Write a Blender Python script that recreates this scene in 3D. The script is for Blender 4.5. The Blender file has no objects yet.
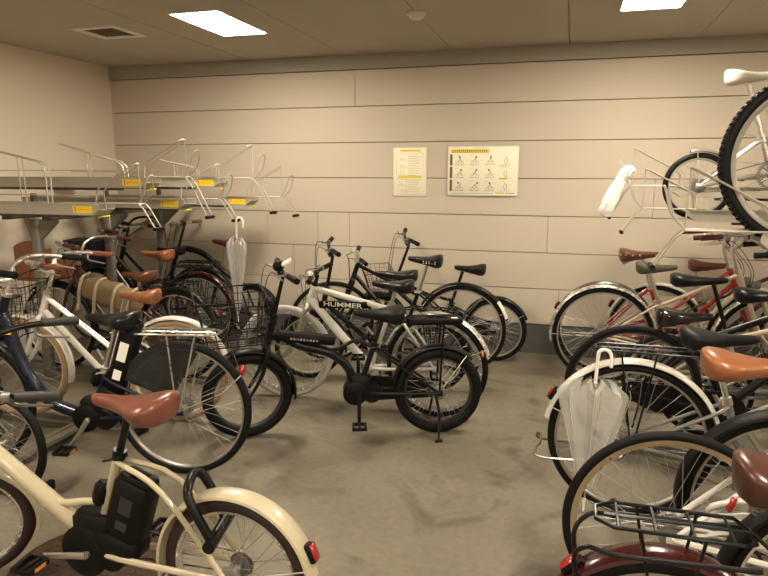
import bpy, math, random
from mathutils import Vector, Matrix
C = bpy.context.scene.collection
PI = math.pi
random.seed(7)

# ------------------------------------------------------------------ materials
MATS = {}
def mat(name, rgb, rough=0.5, metal=0.0, coat=0.0, noise=0.0, nscale=30.0, bump=0.0, trans=0.0, alpha=1.0, spec=None):
    if name in MATS: return MATS[name]
    m = bpy.data.materials.new(name); m.use_nodes = True
    nt = m.node_tree; b = nt.nodes['Principled BSDF']
    b.inputs['Base Color'].default_value = (*rgb, 1); b.inputs['Roughness'].default_value = rough
    b.inputs['Metallic'].default_value = metal; b.inputs['Coat Weight'].default_value = coat
    b.inputs['Transmission Weight'].default_value = trans; b.inputs['Alpha'].default_value = alpha
    if spec is not None: b.inputs['Specular IOR Level'].default_value = spec
    tc = nt.nodes.new('ShaderNodeTexCoord'); n = nt.nodes.new('ShaderNodeTexNoise')
    n.inputs['Scale'].default_value = nscale; n.inputs['Detail'].default_value = 4
    nt.links.new(tc.outputs['Object'], n.inputs['Vector'])
    mr = nt.nodes.new('ShaderNodeMapRange')
    mr.inputs['To Min'].default_value = max(0.02, rough - 0.08); mr.inputs['To Max'].default_value = min(1, rough + 0.1)
    nt.links.new(n.outputs['Fac'], mr.inputs['Value']); nt.links.new(mr.outputs['Result'], b.inputs['Roughness'])
    if noise:
        mx = nt.nodes.new('ShaderNodeMix'); mx.data_type = 'RGBA'
        mx.inputs['A'].default_value = (*[c * (1 - noise) for c in rgb], 1)
        mx.inputs['B'].default_value = (*[min(1, c * (1 + noise)) for c in rgb], 1)
        nt.links.new(n.outputs['Fac'], mx.inputs['Factor']); nt.links.new(mx.outputs['Result'], b.inputs['Base Color'])
    if bump:
        bp = nt.nodes.new('ShaderNodeBump'); bp.inputs['Strength'].default_value = bump; bp.inputs['Distance'].default_value = 0.002
        nt.links.new(n.outputs['Fac'], bp.inputs['Height']); nt.links.new(bp.outputs['Normal'], b.inputs['Normal'])
    MATS[name] = m; return m

RUBBER = mat('tyre_rubber', (0.005, 0.0046, 0.0042), 0.6, spec=.2, bump=0.2, nscale=200)
WTYRE = mat('pale_grey_rubber', (0.42, 0.40, 0.36), 0.55)
GUM = mat('gum_rubber', (0.34, 0.22, 0.12), 0.6)
BROWNTYRE = mat('brown_rubber', (0.026, 0.012, 0.009), 0.6)
CHROME = mat('chrome', (0.62, 0.59, 0.54), 0.28, 0.9)
ALU = mat('aluminium', (0.55, 0.53, 0.49), 0.36, 1.0)
SPOKE = mat('spoke_steel', (0.34, 0.325, 0.30), 0.4, 0.6)
DSPOKE = mat('dark_spoke', (0.10, 0.10, 0.10), 0.4, 0.8)
BLK = mat('black_paint', (0.005, 0.005, 0.0055), 0.32, 0, 0.08, spec=.25)
MBLK = mat('matte_black_plastic', (0.0035, 0.0035, 0.0035), 0.5, spec=.18)
GREYPL = mat('dark_grey_plastic', (0.028, 0.028, 0.026), 0.5, spec=.35)
NAVY = mat('navy_paint', (0.005, 0.008, 0.022), 0.28, 0, 0.3, spec=.3)
CREAM = mat('cream_paint', (0.50, 0.44, 0.30), 0.32, 0, 0.4, noise=0.06, nscale=9)
WHITE = mat('white_paint', (0.66, 0.635, 0.58), 0.28, 0, 0.4)
RED = mat('red_paint', (0.26, 0.008, 0.012), 0.28, 0, 0.5)
MAROON = mat('maroon_paint', (0.035, 0.004, 0.005), 0.2, 0, 0.5, spec=.4)
BEIGE = mat('beige_paint', (0.50, 0.41, 0.30), 0.4, 0, 0.3)
GREYP = mat('grey_metal_paint', (0.20, 0.19, 0.17), 0.35, 0.4)
DARKRED = mat('oxblood_paint', (0.05, 0.012, 0.010), 0.3, 0, 0.5)
SILVERP = mat('silver_fender', (0.62, 0.60, 0.56), 0.25, 0.7)
DCHROME = mat('smoked_chrome', (0.28, 0.26, 0.24), 0.2, 0.9)
L_BRICK = mat('red_brown_leather', (0.16, 0.05, 0.032), 0.30, 0, 0.2, noise=0.04, nscale=12)
L_TAN = mat('tan_leather', (0.27, 0.098, 0.038), 0.30, 0, 0.25, noise=0.1, nscale=12)
L_BROWN = mat('brown_leather', (0.095, 0.032, 0.015), 0.35, 0, 0.2, noise=0.15, nscale=12)
L_DARK = mat('dark_brown_leather', (0.062, 0.021, 0.014), 0.3, 0, 0.15, noise=0.1)
L_BLACK = mat('black_vinyl', (0.006, 0.006, 0.006), 0.32, spec=.35, bump=0.1, nscale=150)
L_MATTE = mat('dull_black_vinyl', (0.008, 0.008, 0.0075), 0.5, spec=.22, bump=0.1, nscale=150)
L_OLIVE = mat('olive_grey_vinyl', (0.085, 0.078, 0.055), 0.5)
L_WHITE = mat('white_vinyl', (0.48, 0.455, 0.40), 0.4)
L_REDD = mat('dull_red_vinyl', (0.12, 0.03, 0.024), 0.5)
G_BROWN = mat('brown_grip', (0.085, 0.025, 0.017), 0.5)
G_TAN = mat('orange_brown_grip', (0.22, 0.07, 0.032), 0.5)
G_OLIVE = mat('olive_grip', (0.17, 0.135, 0.075), 0.6)
REFLRED = mat('red_reflector', (0.30, 0.012, 0.010), 0.12, 0, 1.0)
ORANGE = mat('orange_reflector', (0.75, 0.25, 0.03), 0.2, 0, 0.8)
YELLOW = mat('yellow_vinyl', (0.86, 0.60, 0.03), 0.45)
CANVAS = mat('beige_canvas', (0.20, 0.135, 0.07), 0.9, noise=0.2, nscale=120, bump=0.4)
STRAP = mat('pale_strap', (0.36, 0.30, 0.20), 0.8)
NAVYCLOTH = mat('navy_cloth', (0.012, 0.016, 0.030), 0.7, noise=0.2, nscale=150, bump=0.3)
WOODP = mat('brown_board', (0.20, 0.075, 0.035), 0.5, noise=0.2, nscale=14)
RACKM = mat('galvanised_rack', (0.40, 0.37, 0.30), 0.45, 0.1, noise=0.08, nscale=18)
RODM = mat('plated_rod', (0.42, 0.385, 0.32), 0.42, 0.3)
STICKW = mat('white_sticker', (0.80, 0.78, 0.70), 0.5)
GUARD = mat('smoked_guard', (0.02, 0.022, 0.02), 0.3, alpha=0.62)
VINYL = mat('clear_vinyl', (0.62, 0.61, 0.57), 0.25, alpha=0.38)
PLBAG = mat('white_plastic_film', (0.66, 0.65, 0.62), 0.4)
WPLAST = mat('white_plastic', (0.82, 0.80, 0.74), 0.35)
CHAIN = mat('chain_steel', (0.16, 0.13, 0.10), 0.4, 0.9)

# ------------------------------------------------------------------ mesh builder
class MB:
    def __init__(s, T=None): s.v = []; s.f = []; s.T = T
    def _a(s, p):
        p = Vector(p)
        if s.T: p = s.T @ p
        s.v.append(p); return len(s.v) - 1
    def tube(s, pts, r, n=10, closed=False, caps=True, flat=1.0, smooth=0):
        pts = [Vector(p) for p in pts]
        rr = list(r) if isinstance(r, (list, tuple)) else [r] * len(pts)
        if smooth: pts, rr = spline(pts, rr, smooth, closed)
        N = len(pts); rings = []; prev = None
        for i in range(N):
            if closed: t = pts[(i + 1) % N] - pts[i - 1]
            elif i == 0: t = pts[1] - pts[0]
            elif i == N - 1: t = pts[-1] - pts[-2]
            else:
                a = (pts[i] - pts[i - 1]).normalized(); b = (pts[i + 1] - pts[i]).normalized(); t = a + b
            if t.length < 1e-9: t = Vector((0, 0, 1))
            t.normalize()
            if prev is None:
                u = Vector((0, 1, 0)) if abs(t.y) < 0.9 else Vector((1, 0, 0))
                u = (u - t * u.dot(t)).normalized()
            else:
                u = prev - t * prev.dot(t)
                u = u.normalized() if u.length > 1e-6 else prev
            prev = u; w = t.cross(u)
            rings.append([s._a(pts[i] + (u * math.cos(2 * PI * k / n) * flat + w * math.sin(2 * PI * k / n)) * rr[i]) for k in range(n)])
        for i in range(N if closed else N - 1):
            A = rings[i]; B = rings[(i + 1) % N]
            for k in range(n): s.f.append((A[k], A[(k + 1) % n], B[(k + 1) % n], B[k]))
        if caps and not closed:
            s.f.append(tuple(reversed(rings[0]))); s.f.append(tuple(rings[-1]))
        return s
    def box(s, c, d, M=None, bev=0.0):
        c = Vector(c); x, y, z = [k / 2 for k in d]
        b = min(bev, x * .9, y * .9, z * .9)
        if b <= 0:
            P = [(-x, -y, -z), (x, -y, -z), (x, y, -z), (-x, y, -z), (-x, -y, z), (x, -y, z), (x, y, z), (-x, y, z)]
            F = [(0, 3, 2, 1), (4, 5, 6, 7), (0, 1, 5, 4), (1, 2, 6, 5), (2, 3, 7, 6), (3, 0, 4, 7)]
            idx = [s._a(c + (M @ Vector(p) if M else Vector(p))) for p in P]
            for f in F: s.f.append(tuple(idx[k] for k in f))
            return s
        def ring(z_, q):
            X = x - q; Y = y - q
            return [(-X, -Y + b, z_), (-X + b, -Y, z_), (X - b, -Y, z_), (X, -Y + b, z_), (X, Y - b, z_), (X - b, Y, z_), (-X + b, Y, z_), (-X, Y - b, z_)]
        R = [[s._a(c + (M @ Vector(p) if M else Vector(p))) for p in rg] for rg in (ring(-z, b * .6), ring(-z + b, 0), ring(z - b, 0), ring(z, b * .6))]
        for i in range(3):
            for k in range(8): s.f.append((R[i][k], R[i][(k + 1) % 8], R[i + 1][(k + 1) % 8], R[i + 1][k]))
        s.f.append(tuple(reversed(R[0]))); s.f.append(tuple(R[3])); return s
    def lathe(s, prof, c=(0, 0, 0), axis='y', n=24, a0=0, a1=2 * PI, closed_prof=False):
        # prof: (radius, along axis)
        c = Vector(c); full = abs(a1 - a0 - 2 * PI) < 1e-6; m = n if full else n + 1; rings = []
        for i in range(m):
            a = a0 + (a1 - a0) * i / n; ca, sa = math.cos(a), math.sin(a); rg = []
            for (r, h) in prof:
                if axis == 'y': p = (r * ca, h, r * sa)
                elif axis == 'z': p = (r * ca, r * sa, h)
                else: p = (h, r * ca, r * sa)
                rg.append(s._a(c + Vector(p)))
            rings.append(rg)
        L = len(prof)
        for i in range(n):
            A = rings[i]; B = rings[(i + 1) % m]
            for k in range(L if closed_prof else L - 1):
                k2 = (k + 1) % L; s.f.append((A[k], B[k], B[k2], A[k2]))
        if not full and closed_prof:
            s.f.append(tuple(rings[0])); s.f.append(tuple(reversed(rings[-1])))
        return s
    def torus(s, c, R, r, n=40, m=10, axis='y', ry=None):
        ry = ry or r
        return s.lathe([(R + r * math.cos(2 * PI * k / m), ry * math.sin(2 * PI * k / m)) for k in range(m)], c, axis, n, closed_prof=True)
    def prism(s, outline, y0, y1, plane='xz'):
        n = len(outline)
        def P(a, b, h): return {'xz': (a, h, b), 'xy': (a, b, h), 'yz': (h, a, b)}[plane]
        A = [s._a(P(a, b, y0)) for a, b in outline]; B = [s._a(P(a, b, y1)) for a, b in outline]
        for k in range(n): s.f.append((A[k], A[(k + 1) % n], B[(k + 1) % n], B[k]))
        s.f.append(tuple(reversed(A))); s.f.append(tuple(B)); return s
    def ball(s, c, r, n=12, sc=(1, 1, 1)):
        c = Vector(c); rings = []
        for i in range(1, n // 2):
            t = PI * i / (n // 2)
            rings.append([s._a(c + Vector((r * sc[0] * math.sin(t) * math.cos(2 * PI * k / n), r * sc[1] * math.sin(t) * math.sin(2 * PI * k / n), r * sc[2] * math.cos(t)))) for k in range(n)])
        a = s._a(c + Vector((0, 0, r * sc[2]))); b = s._a(c - Vector((0, 0, r * sc[2])))
        for i in range(len(rings) - 1):
            for k in range(n): s.f.append((rings[i][k], rings[i + 1][k], rings[i + 1][(k + 1) % n], rings[i][(k + 1) % n]))
        for k in range(n):
            s.f.append((a, rings[0][k], rings[0][(k + 1) % n])); s.f.append((b, rings[-1][(k + 1) % n], rings[-1][k]))
        return s
    def mesh(s, name, m, smooth=True):
        me = bpy.data.meshes.new(name); me.from_pydata([tuple(p) for p in s.v], [], s.f)
        me.materials.append(m)
        if smooth:
            me.polygons.foreach_set('use_smooth', [True] * len(me.polygons))
            try: me.set_sharp_from_angle(angle=math.radians(42))
            except Exception: pass
        me.update(); return me

def spline(pts, rr, k, closed=False):
    out = []; ro = []; N = len(pts)
    for i in range(N if closed else N - 1):
        if closed: p0, p1, p2, p3 = pts[i - 1], pts[i], pts[(i + 1) % N], pts[(i + 2) % N]
        else:
            p1, p2 = pts[i], pts[i + 1]; p0 = pts[i - 1] if i else p1 * 2 - p2; p3 = pts[i + 2] if i + 2 < N else p2 * 2 - p1
        for j in range(k):
            t = j / k
            out.append(0.5 * ((2 * p1) + (p2 - p0) * t + (2 * p0 - 5 * p1 + 4 * p2 - p3) * t * t + (3 * p1 - p0 - 3 * p2 + p3) * t ** 3))
            ro.append(rr[i] + (rr[(i + 1) % N] - rr[i]) * t)
    if not closed: out.append(pts[-1]); ro.append(rr[-1])
    return out, ro

def obj(name, mb, m=None, parent=None, loc=None, rot=None, smooth=True):
    me = mb.mesh(name, m, smooth) if isinstance(mb, MB) else mb
    o = bpy.data.objects.new(name, me); C.objects.link(o)
    if parent: o.parent = parent
    if loc is not None: o.location = loc
    if rot is not None: o.rotation_euler = rot
    return o
def thing(name, label, cat, loc=(0, 0, 0), rz=0, group=None):
    o = bpy.data.objects.new(name, None); C.objects.link(o); o.empty_display_size = 0.1
    o.location = loc; o.rotation_euler = (0, 0, rz); o['label'] = label; o['category'] = cat
    if group: o['group'] = group
    return o
def tag(o, label, cat, group=None):
    o['label'] = label; o['category'] = cat
    if group: o['group'] = group
    return o
def struct(name, mb, m, smooth=False, parent=None):
    o = obj(name, mb, m, parent, smooth=smooth)
    if not parent: o['kind'] = 'structure'
    return o

# ------------------------------------------------------------------ bicycle parts
CACHE = {}
def wheel_meshes(R, tr, tyre, rim, spoke, hubm, nsp, rear, deep, knobs):
    key = (round(R, 3), tr, tyre.name, rim.name, spoke.name, hubm.name, nsp, rear, deep, knobs)
    if key in CACHE: return CACHE[key]
    t = MB(); cr = R - tr
    if knobs:
        t.torus((0, 0, 0), cr - 0.002, tr - 0.003, 64, 12)
        for i in range(88):
            a = 2 * PI * i / 88
            for j, yy in enumerate((-0.018, 0, 0.018)):
                aa = a + (0.5 * 2 * PI / 88 if j == 1 else 0)
                M = Matrix.Rotation(-aa, 3, 'Y'); rr_ = R - 0.004 - (0.005 if j != 1 else 0)
                t.box(M @ Vector((rr_, yy, 0)), (0.009, 0.013, 0.011), M)
    else:
        t.torus((0, 0, 0), cr, tr, 72, 12)
    r_ = MB(); ro = R - 2 * tr + 0.006; ri = ro - deep; w = max(0.010, tr * 0.62)
    r_.lathe([(ro, -w), (ro, w), (ro - 0.008, w), (ri, w * 0.55), (ri, -w * 0.55), (ro - 0.008, -w)], n=72, closed_prof=True)
    sp = MB(); fl = 0.024 if not rear else 0.030; wy = 0.030
    for i in range(nsp):
        side = 1 if i % 2 else -1; a = 2 * PI * i / nsp; tw = (0.62 if (i // 2) % 2 else -0.62)
        p0 = Vector((fl * math.cos(a + tw * 1.9), side * wy, fl * math.sin(a + tw * 1.9)))
        p1 = Vector((ri * math.cos(a), side * 0.003, ri * math.sin(a)))
        sp.tube([p0, p1], 0.0011, 4, caps=False)
    h = MB(); b = 0.014
    prof = [(0.0, -0.058), (0.005, -0.058), (0.005, -0.046), (b, -0.04), (fl + .004, -0.034), (fl + .004, -0.030), (b, -0.026), (b, 0.026), (fl + .004, 0.030), (fl + .004, 0.034), (b, 0.04), (0.005, 0.046), (0.005, 0.058), (0.0, 0.058)]
    h.lathe(prof, n=20)
    if rear:
        for k in range(5): h.lathe([(0.006, -0.038 - k * .0035), (0.042 - k * 0.006, -0.038 - k * .0035), (0.042 - k * 0.006, -0.0395 - k * .0035), (0.006, -0.0395 - k * .0035)], n=24, closed_prof=True)
        h.lathe([(0.006, 0.036), (0.038, 0.036), (0.040, 0.040), (0.040, 0.052), (0.034, 0.056), (0.006, 0.056)], n=28, closed_prof=True)
    r = (r_.mesh('rim', rim), t.mesh('tyre', tyre), sp.mesh('spokes', spoke), h.mesh('hub', hubm))
    CACHE[key] = r; return r

def fender_mb(R, w, a0, a1, T=None, drop=0.016, n=36):
    mb = MB(T); prof = []
    k = 8
    for i in range(k + 1):
        t = PI * i / k; prof.append((R + drop * math.sin(t) ** 0.7 if 0 < i < k else R, -w * math.cos(t)))
    for i in range(k, -1, -1):
        t = PI * i / k; prof.append(((R + drop * math.sin(t) ** 0.7 if 0 < i < k else R) - 0.0025, -(w - 0.002) * math.cos(t)))
    mb.lathe(prof, n=n, a0=a0, a1=a1, closed_prof=True); return mb

def saddle_mb(L=0.26, W=0.19, skirt=0.045, nose=0.02, sag=0.008, tip=0.0):
    mb = MB(); st = [(0, .30, .6), (.03, .62, .9), (.09, .88, 1.05), (.18, 1.0, 1.05), (.28, .96, .95), (.40, .74, .85), (.52, .48, .8), (.66, .30, .78), (.80, .235, .75), (.91, .20, .7), (.97, .15, .6), (1, .07, .4)]
    rings = []; n = 20
    for t, wf, hf in st:
        x = -L * 0.42 + t * L; hw = W / 2 * wf; zt = 0.012 * (1 - t) ** 2 - sag * math.sin(PI * t) + tip * t
        sk = (skirt * (1 - t) + nose * 1.1 * t) * hf; rg = []
        for k in range(n):
            a = 2 * PI * k / n; c_, s_ = math.cos(a), math.sin(a)
            y = hw * math.copysign(abs(c_) ** 0.8, c_) * (0.93 if s_ < 0 else 1)
            z = zt + (0.028 * s_ * hf if s_ > 0 else -sk * abs(s_) ** 0.45)
            rg.append(mb._a((x, y, z - 0.022)))
        rings.append(rg)
    for i in range(len(rings) - 1):
        for k in range(n): mb.f.append((rings[i][k], rings[i][(k + 1) % n], rings[i + 1][(k + 1) % n], rings[i + 1][k]))
    mb.f.append(tuple(reversed(rings[0]))); mb.f.append(tuple(rings[-1]))
    return mb

def basket_mb(T, x0, x1, w0, w1, z0, z1, xb0, xb1, nx=6, ny=9, nz=6, r=0.0018, rim=0.004):
    # open wire basket: top rectangle x0..x1 / width w1 at z1, bottom xb0..xb1 / width w0 at z0
    mb = MB(T)
    def P(u, v, t):   # u,v in 0..1 over plan, t height
        xa = xb0 + (x0 - xb0) * t; xc = xb1 + (x1 - xb1) * t; w = w0 + (w1 - w0) * t
        return Vector((xa + (xc - xa) * u, -w / 2 + w * v, z0 + (z1 - z0) * t))
    for j in range(nz + 1):
        t = j / nz
        mb.tube([P(0, 0, t), P(1, 0, t), P(1, 1, t), P(0, 1, t)], rim if j == nz else r * (1.6 if j == 0 else 1), 6, closed=True)
    for i in range(nx + 1):
        u = i / nx
        mb.tube([P(u, 0, 1), P(u, 0, 0), P(u, 1, 0), P(u, 1, 1)], r, 5)
    for i in range(1, ny):
        v = i / ny
        mb.tube([P(0, v, 1), P(0, v, 0), P(1, v, 0), P(1, v, 1)], r, 5)
    return mb

DEF = dict(R=.34, Rf=None, tr=.018, tyre=RUBBER, rim=ALU, spoke=SPOKE, nsp=32, deep=.012, knobs=False, wb=1.08, cs=.44, bz=.275, frame='diamond', fr=.016,
           fcol=BLK, forkc=None, saddle_z=.84, sc=.56, hl=.14, bar='flat', bar_z=.98, bar_w=.27, barc=ALU, grip=MBLK, sad=L_BLACK, sadL=.265, sadW=.19, sadskirt=.058, rivets=False, springs=False,
           fend=None, ffend=None, fa=(math.radians(5), math.radians(168)), ffa=(math.radians(50), math.radians(195)), carrier=None, carr_rg=(-.17, .2), carr_z=None, kick=None, basket=None,
           motor=None, battery=None, case=None, crank=35, crankm=ALU, steer=0, lean=0, light=None, lock=None, guard=None, bell=False, cables=True, stemc=None, rear_reflector=True, seatc=ALU,
           front_light=True, postr=.0125, strip=None, rear_drop=None, fw=None, sback=.0, bt=None, ms=1.0, ha=70, ftyre=None)

def bike(label, loc, rz, group=None, **kw):
    p = dict(DEF); p.update(kw); R = p['R']; Rf = p['Rf'] or R; wb = p['wb']; fc = p['fcol']; tr = p['tr']
    forkc = p['forkc'] or fc
    root = thing('bicycle', label, 'bicycle', loc, rz, group or 'bicycles in the parking room')
    if p['lean']: root.rotation_euler = (p['lean'], 0, rz)
    bb = Vector((p['cs'], 0, p['bz'])); sdir = Vector((-math.cos(math.radians(72)), 0, math.sin(math.radians(72))))
    def st(z): return bb + sdir * ((z - bb.z) / sdir.z)
    sc = st(p['sc']); sp_top = st(p['saddle_z'] - .058)
    ha = math.radians(p['ha']); u = Vector((-math.cos(ha), 0, math.sin(ha)))
    ax = Vector((wb - .045 / math.sin(ha), 0, Rf)); crown = ax + u * (Rf + .035); h0 = crown + u * .012; h1 = h0 + u * p['hl']
    clamp = ax + u * ((p['bar_z'] - Rf) / u.z)
    S = Matrix.Translation(crown) @ Matrix.Rotation(math.radians(p['steer']), 4, u) @ Matrix.Translation(-crown)
    # ---- frame
    f = MB(); r = p['fr']
    f.tube([h0 - u * .004, h1 + u * .004], r * 1.25, 14)
    f.tube([bb - sdir * .01, sc + sdir * .012], r * 1.0, 12)
    if p['frame'] != 'arc': f.lathe([(.0, -.036), (.021, -.036), (.021, .036), (.0, .036)], bb, 'y', 18)
    else: f.lathe([(.0, -.034), (.02, -.034), (.02, .034), (.0, .034)], bb, 'y', 18)
    F = p['frame']; hd = h0 + u * .025; ht = h1 - u * .025
    if F == 'diamond':
        f.tube([ht, sc - sdir * .02], r * .95, 12); f.tube([hd, bb], r * 1.15, 12)
    elif F == 'mtb':
        f.tube([ht, sc - sdir * .02], [r * 1.25, r * .95], 14, flat=1.0); f.tube([hd, hd.lerp(bb, .5) - Vector((0, 0, .01)), bb], [r * 1.5, r * 1.6, r * 1.5], 14, smooth=4)
    elif F == 'step':      # two roughly parallel descending tubes
        a = st(p['bz'] + .20); f.tube([ht, ht.lerp(a, .5) - Vector((0, 0, .03)), a], r * .85, 12, smooth=6)
        f.tube([hd, hd.lerp(bb, .55) - Vector((.0, 0, .03)), bb], r * 1.15, 12, smooth=6)
    elif F == 'mixte':
        a = st(p['bz'] + .17)
        for s_ in (-1, 1): f.tube([ht + Vector((0, s_ * .012, 0)), a + Vector((0, s_ * .016, 0)), Vector((.03, s_ * .05, R + .01))], r * .5, 8)
        f.tube([hd, bb], r * 1.1, 12)
    elif F == 'loop':      # one thick low swept tube
        f.tube([h0 + u * (p['hl'] * .5), Vector((h0.x - .13, 0, h0.z - .20)), Vector((bb.x + .22, 0, bb.z + .07)), bb + Vector((.05, 0, .0))], [r * 1.7, r * 1.75, r * 1.75, r * 1.7], 16, smooth=8)
    elif F == 'dual':      # thick down tube with a thin brace that leaves it for the seat tube
        f.tube([hd, bb + Vector((.02, 0, .03))], [r * 1.6, r * 1.75], 16)
        k = hd.lerp(bb, .38); a = st(p['bz'] + .17)
        f.tube([k, k.lerp(a, .35) - Vector((0, 0, .045)), k.lerp(a, .7) - Vector((0, 0, .02)), a], r * .75, 12, smooth=6)
    elif F == 'beam':      # low slung battery beam of a small e-bike
        q = Vector((h0.x - .04, 0, h0.z + .07))
        f.tube([q, Vector((h0.x - .18, 0, h0.z - .01)), Vector((bb.x + .16, 0, h0.z - .06)), Vector((bb.x + .06, 0, bb.z + .14)), bb + Vector((.03, 0, .02))], [.024, .026, .026, .026, .026], 16, smooth=8)
        f.tube([Vector((h0.x - .24, 0, h0.z - .0)), Vector((bb.x + .14, 0, h0.z - .04)), Vector((bb.x + .02, 0, h0.z + .01)), sc], .011, 12, smooth=8)
    elif F == 'arc':       # high arched main tube that drops to the rear
        a = Vector((.16, 0, 2 * R + .05))
        f.tube([Vector((h0.x - .01, 0, .74)), Vector((h0.x - .15, 0, .80)), Vector((bb.x + .05, 0, .76)), Vector((a.x + .1, 0, a.z + .06)), a], [.026, .028, .028, .025, .018], 16, smooth=8)
        f.tube([hd, bb], r, 12)
    dy = .058
    scz = sc if F not in ('arc',) else Vector((.16, 0, 2 * R + .05))
    if F == 'lowstay': pass
    for s_ in (-1, 1):
        f.tube([scz + Vector((0, s_ * .014, -.01)), (scz + Vector((-.19, s_ * .048, -.075)) if F == 'dual' else scz + Vector((-.06, s_ * .045, -.04))), Vector((0, s_ * dy, R))], r * .52, 8, smooth=4)
        f.tube([bb + Vector((-.01, s_ * .02, 0)), Vector((bb.x - .12, s_ * .046, bb.z + (R - bb.z) * .2)), Vector((0, s_ * dy, R))], r * .62, 8, smooth=4)
        f.box((0, s_ * dy, R), (.04, .006, .035), bev=.002)
    obj('frame', f, fc, root)
    # ---- seat post + saddle
    sp = MB(); sp.tube([sc - sdir * .03, sp_top + sdir * .02], p['postr'], 12); sp.tube([sc - sdir * .005, sc + sdir * .028], r * 1.3, 12)
    sp.box(sc + Vector((-.022, 0, .012)), (.02, .014, .016), bev=.002)
    sp.tube([sc + Vector((-.02, .0, .012)), sc + Vector((-.02, .035, .012)), sc + Vector((.02, .05, .006))], .004, 6)
    obj('seat_post', sp, p['seatc'], root)
    sx = sp_top.x - p['sback']
    so = obj('saddle', saddle_mb(p['sadL'], p['sadW'], p['sadskirt']), p['sad'], root, (sx, 0, p['saddle_z']))
    rl = MB()
    for s_ in (-1, 1):
        rl.tube([(.13, s_ * .008, -.035), (.05, s_ * .02, -.052), (-.05, s_ * .022, -.052), (-.085, s_ * .05, -.035)], .0035, 6, smooth=4)
        if p['springs']:
            rl.tube([(-.075 + .016 * math.cos(a * 1.2), s_ * .05 + .016 * math.sin(a * 1.2), -.045 - .05 * a / 30) for a in range(31)], .003, 5)
    rl.box((0, 0, -.056), (.04, .05, .018), bev=.003)
    obj('saddle_rails', rl, GREYP, so)
    if p['rivets']:
        rv = MB()
        for x_, y_ in ((-.104, .055), (-.104, -.055), (-.110, .02), (-.110, -.02), (-.075, -.094), (-.03, -.096), (-.075, .094), (-.03, .096), (.02, -.08), (.02, .08), (.13, -.014), (.13, .014)):
            rv.ball((x_, y_, -.026), .0075, 8)
        obj('rivets', rv, CHROME, so)
    # ---- wheels
    def wheel(name, pos, R_, rear, Tm):
        ms = wheel_meshes(R_, tr, p['tyre'] if rear or not p['ftyre'] else p['ftyre'], p['rim'], p['spoke'], GREYP if rear else ALU, p['nsp'], rear, p['deep'], p['knobs'])
        o = obj(name, ms[0], None, root); M = Matrix.Translation(pos) @ Matrix.Rotation(random.random() * 6, 4, 'Y')
        o.matrix_local = (Tm @ M) if Tm else M
        for n_, me in zip(('tyre', 'spokes', 'hub'), ms[1:]): obj(n_, me, None, o)
        return o
    wheel('rear_wheel', Vector((0, 0, R)), R, True, None)
    wheel('front_wheel', Vector((wb, 0, Rf)), Rf, False, S)
    # ---- fork
    k = MB(S); k.tube([crown - u * .01, h0], r * 1.2, 12)
    for s_ in (-1, 1):
        k.tube([crown + Vector((0, s_ * .012, .004)), crown + Vector((0, s_ * .042, -.012)), crown - u * .07 + Vector((0, s_ * .05, 0)), ax + u * .12 + Vector((0.004, s_ * .052, 0)), Vector((wb, s_ * .054, Rf))],
               [r * .8, r * .95, r * .95, r * .75, r * .5], 10, smooth=5)
        k.box((wb, s_ * .054, Rf), (.024, .006, .03), bev=.002)
    obj('fork', k, forkc, root)
    # ---- stem + bars
    sm = MB(S); sm.tube([h1 - u * .01, clamp - u * .02, clamp + Vector((.02, 0, 0))], .0125, 12); sm.tube([clamp + Vector((.02, -.028, 0)), clamp + Vector((.02, .028, 0))], .019, 12)
    sm.tube([h1 - u * .004, h1 + u * .012], r * 1.45, 14)
    obj('stem', sm, p['stemc'] or p['barc'], root)
    c = clamp + Vector((.02, 0, 0)); w = p['bar_w']
    if p['bar'] == 'flat': half = [(0, 0, 0), (-.004, w * .3, .003), (-.02, w * .7, .006), (-.034, w, .006)]
    elif p['bar'] == 'riser': half = [(0, 0, 0), (0, .05, .0), (.002, .10, .045), (-.012, w * .66, .055), (-.035, w, .055)]
    else: half = [(0, 0, 0), (.015, .05, .012), (.035, .11, .06), (.01, .19, .095), (-.07, w - .03, .098), (-.15, w, .088), (-.25, w + .012, .078)]
    half = [Vector(q) for q in half]; full = [c + Vector((q.x, -q.y, q.z)) for q in reversed(half[1:])] + [c + q for q in half]
    fp, _ = spline(full, [0] * len(full), 8)
    hb = MB(S); hb.tube(fp, .0112, 10); hbo = obj('handlebar', hb, p['barc'], root)
    for s_ in (-1, 1):
        e = fp[0] if s_ < 0 else fp[-1]; q = fp[5] if s_ < 0 else fp[-6]; d = (q - e).normalized(); L = .125
        g = MB(S); g.tube([e - d * .004, e, e + d * .01, e + d * (L - .01), e + d * L], [.013, .0175, .0165, .016, .0145], 12); obj('grip', g, p['grip'], hbo)
        a = e + d * (L + .025); fw = Vector((1, 0, 0)) if abs(d.x) < .6 else Vector((0, -s_ * .5, -.85)).normalized()
        bl = MB(S); bl.tube([a - d * .012, a + d * .012], .0165, 10)
        bl.tube([a + fw * .01, a + fw * .045 - d * .01, a + fw * .055 - d * .05, a + fw * .062 - d * .115], [.006, .006, .005, .004], 8, smooth=4)
        obj('brake_lever', bl, GREYP if p['barc'] is BLK else ALU, hbo)
        if p['cables']:
            cb = MB(S); t0 = a + fw * .03
            cb.tube([t0, t0 + d * .05 + fw * .03 + Vector((.02, 0, -.005)), h1 + Vector((.075, s_ * .05, .02)), h0 + Vector((.03, s_ * .02, .02)), crown + Vector((.02, s_ * .03, -.06))], .0022, 5, smooth=6)
            obj('brake_cable', cb, MBLK, root)
    if p['bell']:
        be = MB(S); q = fp[len(fp) // 2 + 14]; be.lathe([(0.0, .02), (.012, .019), (.020, .012), (.024, 0), (.020, -.004), (.0, -.004)], q + Vector((0, 0, .022)), 'z', 16); obj('bell', be, CHROME, hbo)
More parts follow.
